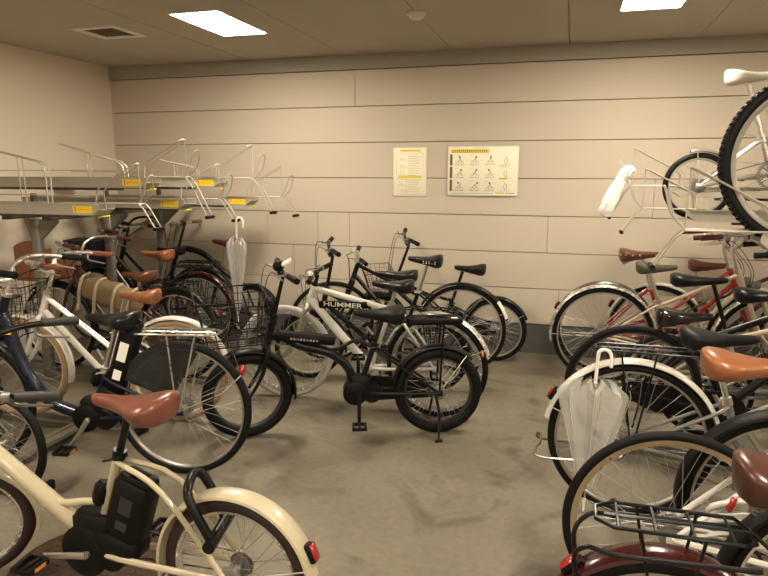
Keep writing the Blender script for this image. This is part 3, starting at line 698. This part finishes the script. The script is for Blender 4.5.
def rack_frame(label, x, s, ys, zb):
    t = thing('bicycle_rack', label, 'bicycle rack', (x, ys[0], 0)); y0 = ys[0]
    for y in ys:
        m = MB(); m.box((0, y - y0, zb / 2), (.07, .05, zb), bev=.006); m.box((0, y - y0, .006), (.16, .12, .012)); obj('post', m, PAINTG, t)
        g = MB(); g.prism([(-.09, zb + .0), (.19, zb + .0), (.19, zb - .02), (.035, zb - .15), (-.035, zb - .15), (-.09, zb - .02)] if s > 0 else [(-.26, zb), (.14, zb), (.14, zb - .03), (.035, zb - .2), (-.035, zb - .2), (-.26, zb - .03)], y - y0 - .012, y - y0 + .012); obj('gusset', g, PAINTG, t, smooth=False)
    for dx in (-.12 if s > 0 else -.24, .22 if s > 0 else .10):
        m = MB(); m.box((dx, (ys[-1] - y0) / 2, zb + .022), (.05, ys[-1] - y0 + .3, .036), bev=.004); obj('cross_beam', m, DST, t)
    for y in ys:
        m = MB(); m.box((0, y - y0 + .0, zb + .10), (.03, .03, .16)); obj('riser', m, DST, t, smooth=False)
rack_frame('grey steel posts and beams carrying the left upper tier of trays', -3.62, 1, [3.68, 4.42, 5.12], 1.17)
rack_frame('grey steel posts and beams carrying the right upper tier of trays', 1.55, -1, [2.6, 3.7, 4.95], 1.12)
# floor trays
FTR = mat('floor_tray_steel', (.24, .22, .18), .4, .6, noise=.1)
def floor_tray(label, Y, xa, xb, cap):
    t = thing('floor_tray', label, 'bicycle floor tray', (xa, Y, 0), 0, 'floor trays for the lower bicycles'); L = xb - xa
    m = MB(); m.box((L / 2, 0, .004), (L, .075, .006))
    for s_ in (-1, 1): m.box((L / 2, s_ * .039, .018), (L, .004, .034)); m.box((L / 2, s_ * .046, .034), (L, .016, .004))
    obj('channel', m, FTR, t, smooth=False)
    c = MB(); c.box((0 if cap < 0 else L, 0, .024), (.03, .11, .045), bev=.006); obj('end_cap', c, MBLK, t); return t
for Y, d in ((2.26, 'empty ended floor tray on the left closest to the camera, black end cap'), (2.98, 'left floor tray under the white bicycle with brown tyres'), (3.9, 'left floor tray under the oxblood bicycle with the board box'), (4.6, 'left floor tray under the bicycle with maroon fender'), (5.05, 'rearmost left floor tray against the back wall')):
    floor_tray(d, Y, -4.15, -2.32, 1)
for Y, d in ((1.55, 'right floor tray under the maroon fendered bicycle at bottom corner'), (2.10, 'right floor tray under the white framed bicycle'), (2.82, 'right floor tray beneath the hanging clear umbrella'), (3.55, 'right floor tray under the black bicycle with glossy saddle'), (4.72, 'right floor tray under the silver fendered bicycle')):
    floor_tray(d, Y, .26, 2.3, -1)
def floor_beam(label, x, y0, y1):
    m = MB()
    for dx in (-.034, .034): m.box((dx, (y1 - y0) / 2, .047), (.026, y1 - y0, .018), bev=.003)
    m.box((0, (y1 - y0) / 2, .040), (.10, y1 - y0, .010)); o = obj('floor_beam', m, FTR); o.location = (x, y0, 0); tag(o, label, 'rack floor beam')
floor_beam('silver ribbed floor beam running under the left bicycles toward the back wall', -2.69, 1.75, 5.25)
floor_beam('silver ribbed floor beam running under the right bicycles', 1.0, 1.3, 5.25)

# ------------------------------------------------------------------ bicycles, left group (front wheels to the left)
b, g = bike('cream electric bicycle at the bottom left with brown saddle and U shaped wheel lock', (-.96, 1.64, 0), D180,
     group=None, R=.252, tr=.024, tyre=BROWNTYRE, rim=SILVERP, wb=1.11, cs=.52, bz=.25, frame='dual', fr=.017, fcol=CREAM, saddle_z=.80, sc=.585, hl=.15, bar='city', bar_z=.79, barc=BLK, grip=GREYPL, sad=L_BRICK, sadL=.29, sadW=.215, sback=.035, steer=37, bt=(.16, .22, .14, .095), ms=1.3,
     fend=CREAM, ffend=CREAM, fa=(P(-12), P(174)), ffa=(P(45), P(196)), motor=MBLK, battery='seat', crank=172, lock='u', seatc=BLK, fw=.038, sadskirt=.062)
b, g = bike('navy electric bicycle with black saddle, smoked coat guard and chrome carrier', (-1.79, 2.63, 0), D180 + P(11), R=.345, wb=1.12, cs=.47, bz=.29, frame='loop', fr=.018, fcol=NAVY, saddle_z=.82, sc=.52, hl=.20, bar='city', bar_z=.97,
     barc=CHROME, grip=MBLK, sad=L_BLACK, sadW=.22, sadskirt=.07, fend=None, ffend=BLK, ffa=(P(45), P(160)), motor=MBLK, battery='seat', crank=124, carrier='chrome', carr_rg=(-.20, .22), carr_z=.735, guard=(28, 108), bell=True,
     basket=dict(m=BLK, z0=.62, z1=.86, d=.26, w=.36), tr=.020)
q = MB(); T = Matrix.Identity(3); q.ball((-.315, .03, .56), .028, 12, (.6, .9, 1)); obj('tail_lamp', q, REFLRED, b)
q = MB(); q.tube([(-.31, .03, .535), (-.22, .06, .45), (0, .06, .35)], .003, 6); q.tube([(-.31, .03, .535), (-.22, -.06, .45), (0, -.06, .35)], .003, 6); obj('lamp_stay', q, CHROME, b)
q = MB(); q.box(g['h0'] + Vector((-.075, .0335, .01)), (.035, .002, .03)); obj('yellow_badge', q, YELLOW, b)
b, g = bike('white bicycle with tan saddle and pale brown tyres behind the navy electric bicycle', (-2.23, 3.22, .004), D180 + P(12), R=.315, wb=.98, frame='mixte', fr=.017, fcol=WHITE, tyre=GUM, rim=BEIGE, saddle_z=.80, sc=.55, hl=.13, sback=.11, bar='city', bar_z=.90, barc=CHROME,
     grip=G_TAN, sad=L_TAN, sadL=.25, sadW=.17, fend=WHITE, ffend=WHITE, fa=(P(0), P(160)), crank=60, basket=dict(m=BLK, z0=.60, z1=.84, d=.27, w=.34), tr=.021, fw=.031, rear_reflector=False)
b, g = bike('oxblood bicycle with curved brown board box in front, beneath the rack', (-2.66, 3.90, .01), D180, R=.33, frame='step', fcol=DARKRED, fr=.015, wb=1.05, saddle_z=.78, sad=L_BROWN, bar='city', bar_z=.90, grip=G_BROWN, fend=BLK, ffend=BLK, carrier='black', crank=20, bell=True, front_light=False)
bx = MB(); x = .95
out = [(x, .70), (x + .28, .70), (x + .28, .95)] + [(x + .28 - .28 * i / 10, .95 + .045 * math.sin(PI * (i + .6) / 11)) for i in range(1, 10)] + [(x, .90)]
bx.prism(out, .165, .175); bx.prism([(a_, min(c_, .84)) for a_, c_ in out], -.175, -.165); bx.box((x + .14, 0, .705), (.28, .34, .01)); bx.box((x + .275, 0, .80), (.01, .34, .20)); bx.box((x + .005, 0, .79), (.01, .34, .18)); obj('board_box', bx, WOODP, b, smooth=False)
b, g = bike('dark framed bicycle with maroon rear fender and tan saddle under the left rack', (-2.93, 4.60, .01), D180, R=.33, frame='step', fcol=DARKRED, fr=.015, wb=1.02, cs=.45, saddle_z=.84, sc=.55, sad=L_TAN, sadL=.30, sadskirt=.075, sback=-.07, bar='city', bar_z=.93, barc=ALU, grip=G_BROWN, fend=MAROON, ffend=BLK,
     carrier='black', crank=40, fa=(P(5), P(175)), rear_reflector=False, front_light=False)
b, g = bike('plain black bicycle with black saddle between the maroon fendered one and back wall', (-3.06, 4.86, .01), D180, R=.33, frame='step', fcol=BLK, fr=.016, wb=1.0, saddle_z=.84, sad=L_BLACK, bar='city', bar_z=.98, barc=BLK, grip=MBLK, fend=BLK, ffend=BLK, crank=80, carrier='black', front_light=False)
b, g = bike('small wheeled bicycle with high arched black tube, olive grips and small brown saddle', (-2.69, 5.08, .01), D180, R=.245, frame='arc', fcol=BLK, wb=.98, cs=.42, saddle_z=.90, sc=.52, sad=L_BROWN, sadL=.24, sadW=.15, bar='flat', bar_w=.24, bar_z=1.03, barc=ALU, grip=G_OLIVE, fend=BLK, ffend=BLK, crank=10, hl=.22, rear_reflector=False, front_light=False, stemc=BLK)
b, g = bike('black bicycle cut off by the left frame edge, only its rear wheel showing', (-2.48, 2.20, .004), D180, R=.25, frame='diamond', fcol=BLK, wb=1.0, cs=.42, saddle_z=.84, sc=.5, crank=30, tr=.019, bar='flat', bar_z=.92, kick=None, rear_reflector=False)

# ------------------------------------------------------------------ bicycles, middle group
b, g = bike('black small wheeled electric bicycle standing on its kickstand in the middle of the room', (-.68, 3.50, 0), D180 + P(20), R=.255, tr=.031, rim=GREYPL, spoke=SPOKE, wb=1.09, cs=.46, bz=.26, frame='beam', fr=.016, fcol=BLK, saddle_z=.745, sc=.52, hl=.17, bar='flat', bar_z=.96, bar_w=.28,
     barc=BLK, grip=MBLK, sad=L_MATTE, sadL=.29, sadW=.22, sadskirt=.08, fend=BLK, ffend=BLK, fa=(P(10), P(135)), ffa=(P(70), P(190)), motor=MBLK, battery='beam', crank=90, crankm=BLK, carrier='resin', carr_rg=(-.12, .18), carr_z=.675, kick='side', case=MBLK, seatc=BLK, fw=.037,
     basket=dict(m=BLK, z0=.60, z1=.85, d=.34, w=.38, r=.0026, rim=.0065), steer=16, ha=76, rear_reflector=False, front_light=False)
q = MB(); c = g['clamp']; q.box(c + Vector((-.02, .06, .06)), (.05, .12, .018), Matrix.Rotation(.5, 3, 'Y'), bev=.006); obj('white_display', q, WPLAST, b)
q = MB(); q.box(c + Vector((.03, -.02, .03)), (.06, .10, .05), bev=.015); obj('control_box', q, MBLK, b)
q = MB(); q.box(g['h1'] + Vector((.02, 0, .05)), (.06, .07, .10), bev=.02); obj('stem_latch', q, MBLK, b)
q = MB(); q.box((-.255, .0, .47), (.006, .05, .03), bev=.002); obj('rear_reflector', q, ORANGE, b)
b, g = bike('white framed sports bicycle with a black lettered band beneath its top tube', (-.74, 3.74, 0), D180 + P(-3), R=.322, tr=.019, ftyre=WTYRE, front_light=False, steer=10, rim=SILVERP, wb=1.03, cs=.43, frame='mtb', fr=.017, fcol=WHITE, forkc=ALU, saddle_z=.84, sc=.68, hl=.125, bar='flat', bar_z=.86, barc=BLK, stemc=BLK, grip=MBLK, sad=L_BLACK,
     fend=SILVERP, ffend=None, fa=(P(20), P(165)), crank=70, kick='side', deep=.026, bell=True, rear_reflector=False)
bn = MB(); h = g['h0']; M = Matrix.Rotation(.06, 3, 'Y'); q = Vector((g['h1'].x - .20, .0, h.z + .0)); bn.box(q, (.34, .040, .044), M, bev=.006); bo = obj('lettered_band', bn, MBLK, b)
cu = bpy.data.curves.new('letters', 'FONT'); cu.body = 'HUMMER'; cu.size = .052; cu.extrude = .0008; cu.align_x = 'CENTER'; cu.align_y = 'CENTER'; cu.offset = .0004
to = bpy.data.objects.new('tmp', cu); C.objects.link(to); bpy.context.view_layer.update()
me = bpy.data.meshes.new_from_object(to.evaluated_get(bpy.context.evaluated_depsgraph_get())); bpy.data.objects.remove(to)
me.materials.clear(); me.materials.append(STICKW); lo = bpy.data.objects.new('lettering', me); C.objects.link(lo); lo.parent = bo
lo.matrix_local = Matrix.Translation(q + Vector((0, .0215, .0))) @ Matrix(((-1.25, 0, 0, 0), (0, 0, 1, 0), (0, .82, 0, 0), (0, 0, 0, 1))) 
b, g = bike('black small wheeled bicycle with a tall straight stem behind the white sports bicycle', (-.86, 4.20, 0), D180 - P(2), R=.255, tr=.021, ha=78, steer=28, wb=.92, cs=.40, frame='diamond', fr=.016, fcol=BLK, saddle_z=.83, sc=.48, hl=.13, bar='riser', bar_z=.93, barc=BLK, stemc=BLK, grip=MBLK, sad=L_BLACK, sadL=.30,
     fend=BLK, ffend=BLK, crank=50, carrier='black', carr_z=.58, rear_reflector=False)
b, g = bike('black road style bicycle with large wheels and pale strip on its rear fender', (-.74, 4.68, 0), D180 + P(1), R=.335, tr=.017, steer=25, wb=1.03, frame='diamond', fr=.015, fcol=BLK, saddle_z=.88, sc=.60, hl=.13, bar='flat', bar_z=.86, bar_w=.24, barc=ALU, grip=MBLK, sad=L_BLACK, sadskirt=.075, fend=BLK, ffend=None,
     fa=(P(30), P(165)), crank=25, strip=(140, 163), rear_reflector=False, kick='side', front_light=False)
dt = MB()
for i in range(5):
    for j in range(2): dt.ball((-.07 + i * .022, .088 - i * .002, -.045 + j * .014), .0045, 6, (1, .5, 1))
for ch in b.children:
    if ch.name.startswith('saddle'): obj('white_dots', dt, STICKW, ch)
b, g = bike('black small wheeled folding bicycle closest to the back wall, black oval saddle', (-.53, 5.05, 0), D180, R=.255, tr=.021, wb=1.0, cs=.41, frame='step', fr=.016, fcol=BLK, saddle_z=.77, sback=.08, sadskirt=.065, steer=28, sc=.44, hl=.13, bar='riser', bar_z=.93, bar_w=.23, barc=BLK, stemc=BLK, grip=MBLK, sad=L_MATTE, sadL=.25, sadW=.17, seatc=BLK,
     fend=BLK, ffend=BLK, fa=(P(10), P(158)), crank=15, case=BLK, rear_reflector=False, front_light=False, basket=dict(m=BLK, z0=.52, z1=.73, d=.20, w=.28))

# ------------------------------------------------------------------ bicycles, right group (front wheels to the right)
R_ = dict(bar='city', barc=ALU)
b, g = bike('maroon framed bicycle with dull red saddle touching the right back wall', (.66, 5.09, .01), 0, R=.33, frame='diamond', fcol=DARKRED, fr=.015, saddle_z=.85, sad=L_REDD, sback=-.06, fend=WHITE, ffend=BLK, crank=45, wb=1.03, cs=.42, grip=G_BROWN, bar_w=.21, bar_z=.98, **R_)
b, g = bike('red framed bicycle with riveted brown saddle and smoked chrome rear fender', (.285, 4.93, .01), 0, R=.34, frame='mixte', fcol=RED, fr=.015, saddle_z=.935, sc=.66, cs=.44, sad=L_BROWN, sadW=.20, sadL=.27, sadskirt=.075, sback=.05, rivets=True, springs=True, fend=DCHROME, ffend=SILVERP, fa=(P(5), P(172)), crank=45, wb=1.04, grip=G_BROWN, bar_w=.22, bar_z=.98, **R_)
b, g = bike('beige framed bicycle with silver rear fender and olive grey saddle', (.27, 4.70, .01), 0, R=.345, frame='diamond', fcol=BEIGE, fr=.015, saddle_z=.875, sc=.60, cs=.46, sad=L_OLIVE, sadW=.20, sadskirt=.06, sback=-.02, fend=SILVERP, ffend=SILVERP, fa=(P(8), P(190)), crank=100, wb=1.06, grip=G_BROWN, bar_w=.23, bar_z=1.0, rear_reflector=False, **R_)
b, g = bike('beige small wheeled bicycle with long black saddle behind the glossy black saddled one', (.62, 4.20, .0), 0, R=.255, frame='diamond', fcol=BEIGE, fr=.017, saddle_z=.885, sc=.52, cs=.42, sad=L_BLACK, sadL=.32, sadW=.17, sback=.11, crank=60, wb=.98, grip=MBLK, bar_w=.24, bar_z=.98, seatc=BLK, **R_)
b, g = bike('bicycle with silver stem and drooping black saddle cut by the right frame edge', (.80, 3.88, .0), 0, R=.255, frame='diamond', fcol=GREYP, fr=.016, saddle_z=.865, sc=.5, cs=.42, sad=L_BLACK, sadL=.30, sadW=.18, sback=.02, crank=60, wb=.98, grip=MBLK, bar_w=.24, bar_z=.98, **R_)
b, g = bike('black bicycle with short glossy black saddle and bare black rear wheel', (.37, 3.55, .004), 0, R=.35, rim=GREYPL, frame='diamond', fcol=BLK, fr=.019, hl=.20, saddle_z=.79, sc=.66, cs=.45, sad=mat('gloss_black_vinyl', (.010, .010, .010), .15, 0, .5), sadL=.28, sadW=.20, sadskirt=.075, sback=.09, fend=None, ffend=BLK, crank=120, wb=1.1, grip=MBLK, bar_w=.25, bar_z=.98, case=BLK, tr=.020, **R_)
b, g = bike('bicycle with white rear fender, black carrier and dull black saddle, clear umbrella hooked on it', (.30, 2.82, .008), 0, R=.345, frame='step', fcol=GREYP, fr=.016, saddle_z=.85, sc=.55, cs=.46, sad=L_MATTE, sadL=.29, sadW=.20, sadskirt=.055, fend=WHITE, ffend=WHITE, fa=(P(10), P(168)), crank=150, wb=1.08, grip=MBLK, bar_w=.26, bar_z=.98,
     carrier='black', carr_rg=(-.16, .27), carr_z=.755, kick='up', fw=.033, **R_)
b, g = bike('black electric style bicycle with broad matte black rear fender, pushed deep into rack', (.78, 2.40, .0), 0, R=.335, frame='loop', fcol=GREYP, fr=.015, saddle_z=.86, sad=L_BLACK, fend=MBLK, ffend=BLK, crank=30, wb=1.08, grip=MBLK, bar_w=.26, fw=.042, fa=(P(5), P(200)), rear_reflector=False, **R_)
b, g = bike('white framed bicycle with tan leather saddle and pale rims, no rear fender', (.37, 2.10, .008), 0, R=.342, tr=.016, deep=.022, rim=mat('champagne_rim', (.55, .44, .27), .3, .7), frame='mixte', fcol=WHITE, fr=.018, saddle_z=.945, sc=.66, cs=.46, sad=L_TAN, sadL=.30, sadW=.20, sback=.09, sadskirt=.06, fend=None, ffend=None, crank=20, wb=1.08, grip=G_TAN, bar_w=.26,
     case=None, **R_)
q = MB(); q.tube([(.10, -.055, .47), (.20, -.09, .52), (.36, -.09, .47), (.37, -.06, .45), (.22, -.06, .46), (.12, -.05, .44)], .010, 10, closed=True, smooth=5); obj('looped_lock', q, WHITE, b)
q = MB(); q.box((.15, -.08, .50), (.022, .02, .05), Matrix.Rotation(.4, 3, 'Y'), bev=.006); obj('side_reflector', q, REFLRED, b)
b, g = bike('black bicycle with dark rear fender squeezed between white framed and maroon ones', (.80, 1.84, .0), 0, R=.335, rim=BEIGE, frame='step', fcol=BLK, fr=.015, saddle_z=.80, sad=L_BLACK, fend=MBLK, ffend=BLK, crank=30, wb=1.05, grip=MBLK, bar_w=.25, fw=.036, fa=(P(5), P(185)), rear_reflector=False, **R_)
b, g = bike('maroon fendered bicycle with double black carrier at the bottom right corner, dark brown saddle', (.27, 1.55, .008), 0, R=.285, tr=.021, frame='loop', fcol=MAROON, fr=.015, saddle_z=.84, sc=.50, cs=.44, sad=L_DARK, sadL=.27, sadW=.20, sback=.035, sadskirt=.075, springs=True, fend=MAROON, ffend=MAROON, fa=(P(5), P(151)), crank=45, wb=1.0, grip=G_BROWN, bar_w=.26,
     carrier='double', carr_rg=(-.17, .18), carr_z=.665, fw=.042, **R_)
# upper tier, right
b, g = bike('small wheeled silver bicycle with white saddle on the upper right rack', (.76, 4.42, 1.212), 0, R=.205, tr=.019, frame='diamond', fcol=ALU, fr=.015, saddle_z=.88, sc=.48, cs=.40, sad=L_WHITE, sadL=.30, sadW=.20, sadskirt=.065, fend=GREYP, fa=(P(40), P(105)), crank=10, wb=.85, bar='flat', bar_z=.9, bar_w=.2, seatc=CHROME, nsp=28, rear_reflector=False, front_light=False)
b, g = bike('mountain bicycle with big knobby tyres on the nearest upper right rack tray', (.90, 2.85, 1.20), 0, R=.345, tr=.025, rim=mat('pale_alloy_rim', (.33, .31, .275), .35, .6), frame='mtb', fcol=BLK, fr=.019, saddle_z=.95, sc=.66, cs=.43, sad=L_BLACK, knobs=True, deep=.02, crank=15, wb=1.08, bar='flat', bar_z=1.0, bar_w=.26, rear_reflector=False, front_light=False)

# ------------------------------------------------------------------ loose things
def umbrella(label, hook, L, rmax, tilt=(0, 0), rz=0, fl=.5, grp='clear umbrellas'):
    t = thing('umbrella', label, 'umbrella', hook, rz); t.rotation_euler = (tilt[0], tilt[1], rz)
    h = MB(); h.tube([(.055, 0, -.055), (.055, 0, -.02), (.045, 0, .008), (.025, 0, .018), (.005, 0, .008), (0, 0, -.02), (0, 0, -.13)], .0075, 10, smooth=5); obj('handle', h, WPLAST, t)
    s_ = MB(); s_.tube([(0, 0, -.12), (0, 0, -L)], .0035, 8); obj('shaft', s_, ALU, t)
    c = MB(); rings = []; n = 64; zs = [(-.135, .62), (-.155, .95), (-.19, 1.0), (-.28, .86), (-.40, .64), (-.52, .42), (-.64, .24), (-(L - .05), .06)]
    for z, w in zs:
        rg = []
        for k in range(n):
            a = 2 * PI * k / n; ra = rmax * w * (.80 + .20 * math.cos(8 * a) + .06 * math.sin(3 * a + z * 9)); sc_ = .022 * math.cos(8 * a) if z > -.17 else 0
            rg.append(c._a((ra * math.cos(a), ra * math.sin(a) * fl, z * (L / .75) - sc_)))
        rings.append(rg)
    for i in range(len(rings) - 1):
        for k in range(n): c.f.append((rings[i][k], rings[i + 1][k], rings[i + 1][(k + 1) % n], rings[i][(k + 1) % n]))
    obj('canopy', c, VINYL, t); r = MB()
    for k in range(8):
        a = 2 * PI * k / 8; r.tube([(rmax * w * .99 * math.cos(a), rmax * w * .99 * math.sin(a) * fl, z * (L / .75)) for z, w in zs[1:]], .0016, 5); r.ball((rmax * .95 * math.cos(a), rmax * .95 * math.sin(a) * fl, -.155 * (L / .75) + .02), .004, 6)
    obj('ribs', r, mat('umbrella_rib', (.45, .44, .40), .5), t); tp = MB(); tp.tube([(0, 0, -L + .05), (0, 0, -L - .01)], [.006, .004], 8); obj('tip', tp, WPLAST, t); return t
umbrella('clear vinyl umbrella with white handle hooked over left rack grip', (-2.335, 4.21, 1.155), .76, .085, (0, .02), fl=.7)
umbrella('clear vinyl umbrella with white hook handle hanging beside right rear wheel', (.145, 2.70, .765), .70, .145, (0, .03), fl=.38)

def bag_shape(name, label, cat, pts, m, seed, flat=.35):
    rn = random.Random(seed); mb = MB(); n = 22; pts2, rr = spline([Vector(p[0]) for p in pts], [p[1] for p in pts], 5); rings = []
    for i, (p, r) in enumerate(zip(pts2, rr)):
        rings.append([mb._a(p + Vector((r * math.cos(2 * PI * k / n) * (1 + .18 * math.sin(k * 1.9 + i * .5) + rn.uniform(-.05, .05)), r * flat * math.sin(2 * PI * k / n) * (1 + .3 * math.sin(k * 2.7 + i)), rn.uniform(-.004, .004)))) for k in range(n)])
    for i in range(len(rings) - 1):
        for k in range(n): mb.f.append((rings[i][k], rings[i + 1][k], rings[i + 1][(k + 1) % n], rings[i][(k + 1) % n]))
    mb.f.append(tuple(reversed(rings[0]))); mb.f.append(tuple(rings[-1])); o = obj(name, mb, m); tag(o, label, cat); return o
bag_shape('plastic_bag', 'crumpled white plastic bag tied on the right rack wires', 'plastic bag', [((.37, 4.70, 1.545), .02), ((.365, 4.70, 1.51), .05), ((.32, 4.70, 1.44), .034), ((.275, 4.69, 1.34), .045), ((.25, 4.69, 1.25), .052), ((.25, 4.69, 1.20), .025)], PLBAG, 5)
# navy bag in the front basket
t = thing('cloth_bag', 'navy cloth tote hanging in front of silver handlebars beneath the left rack', 'bag', (-3.88, 4.44, .71))
m = MB(); rings = []
for z, w, d in ((0, .12, .10), (.02, .14, .12), (.12, .155, .13), (.22, .165, .14), (.235, .16, .135)):
    rings.append([m._a((w * math.copysign(abs(math.cos(a)) ** .45, math.cos(a)) + z * .10, d * math.copysign(abs(math.sin(a)) ** .45, math.sin(a)), z + .004 * math.sin(5 * a))) for a in [2 * PI * k / 32 for k in range(32)]])
for i in range(4):
    for k in range(32): m.f.append((rings[i][k], rings[i][(k + 1) % 32], rings[i + 1][(k + 1) % 32], rings[i + 1][k]))
m.f.append(tuple(reversed(rings[0]))); m.f.append(tuple(rings[-1])); obj('body', m, NAVYCLOTH, t)
# canvas roll with straps over the oxblood bicycle
t = thing('canvas_pannier', 'beige canvas roll with pale hanging straps behind the tan saddle', 'bag', (-3.12, 3.78, .64)); t.rotation_euler = (0, P(14), 0)
m = MB(); rings = []; n = 26
for i in range(15):
    x = -.26 + .52 * i / 14; e = (1 - abs(x / .265) ** 5) ** .5; rings.append([m._a((x, .075 * e * math.copysign(abs(math.cos(a)) ** .8, math.cos(a)), .090 * e * math.copysign(abs(math.sin(a)) ** .7, math.sin(a)) + .006 * math.sin(x * 40))) for a in [2 * PI * k / n for k in range(n)]])
for i in range(14):
    for k in range(n): m.f.append((rings[i][k], rings[i][(k + 1) % n], rings[i + 1][(k + 1) % n], rings[i + 1][k]))
m.f.append(tuple(reversed(rings[0]))); m.f.append(tuple(rings[-1])); obj('roll', m, CANVAS, t)
for x in (-.20, -.07, .08, .20):
    s_ = MB(); s_.tube([(x, .01, .097), (x, -.055, .08), (x + .005, -.084, .03), (x + .004, -.083, -.05), (x + .01, -.08, -.11), (x + .012, -.082, -.16 - .05 * (x > 0))], .012, 8, flat=1.0, smooth=4); obj('strap', s_, STRAP, t)
# iron cover on the floor
t = thing('manhole_cover', 'rusty round iron cover in the floor beneath the cream electric bicycle', 'manhole cover', (-1.70, 1.84, 0))
RUST = mat('rusty_iron', (.05, .028, .014), .75, .2, noise=.5, nscale=40, bump=1.0)
m = MB(); m.lathe([(0, .0), (.30, .0), (.30, .006), (.285, .009), (0, .009)], n=56, axis='z'); obj('plate', m, RUST, t)
m = MB()
for i in range(-7, 8):
    for j in range(-7, 8):
        x, y = i * .036 + (.018 if j % 2 else 0), j * .036
        if x * x + y * y < .26 ** 2: m.box((x, y, .0095), (.020, .020, .004), bev=.003)
m.torus((0, 0, .009), .29, .006, 56, 6, 'z'); obj('raised_pattern', m, RUST, t)
# yellow cover on a handlebar
m = MB(); m.tube([(0, 0, 0), (.03, 0, .012), (.08, 0, .012), (.12, 0, .0)], [.012, .022, .024, .014], 12, smooth=5); o = obj('yellow_grip_cover', m, YELLOW); o.location = (1.15, 4.15, 1.02); tag(o, 'small yellow cover over a handlebar at the right frame edge', 'grip cover')

# ------------------------------------------------------------------ camera, world
cam = bpy.data.cameras.new('camera'); co = bpy.data.objects.new('camera', cam); C.objects.link(co)
cam.sensor_fit = 'HORIZONTAL'; cam.sensor_width = 36; cam.lens = 36 * 640.3 / 768; cam.clip_start = .05
yaw, pitch, roll = P(16.05), P(10.26), P(-.084)
co.matrix_world = Matrix.Translation((0, 0, 1.5)) @ Matrix.Rotation(yaw, 4, 'Z') @ Matrix.Rotation(PI / 2 - pitch, 4, 'X') @ Matrix.Rotation(-roll, 4, 'Z')
bpy.context.scene.camera = co
w = bpy.data.worlds.new('world'); bpy.context.scene.world = w; w.use_nodes = True
w.node_tree.nodes['Background'].inputs[0].default_value = (.02, .018, .015, 1); w.node_tree.nodes['Background'].inputs[1].default_value = .2
vs = bpy.context.scene.view_settings; vs.view_transform = 'Standard'; vs.look = 'None'; vs.exposure = 1.42; vs.gamma = 1; vs.use_curve_mapping = False
bpy.context.scene.cycles.max_bounces = 8; bpy.context.scene.cycles.transparent_max_bounces = 16; bpy.context.scene.cycles.sample_clamp_indirect = 6
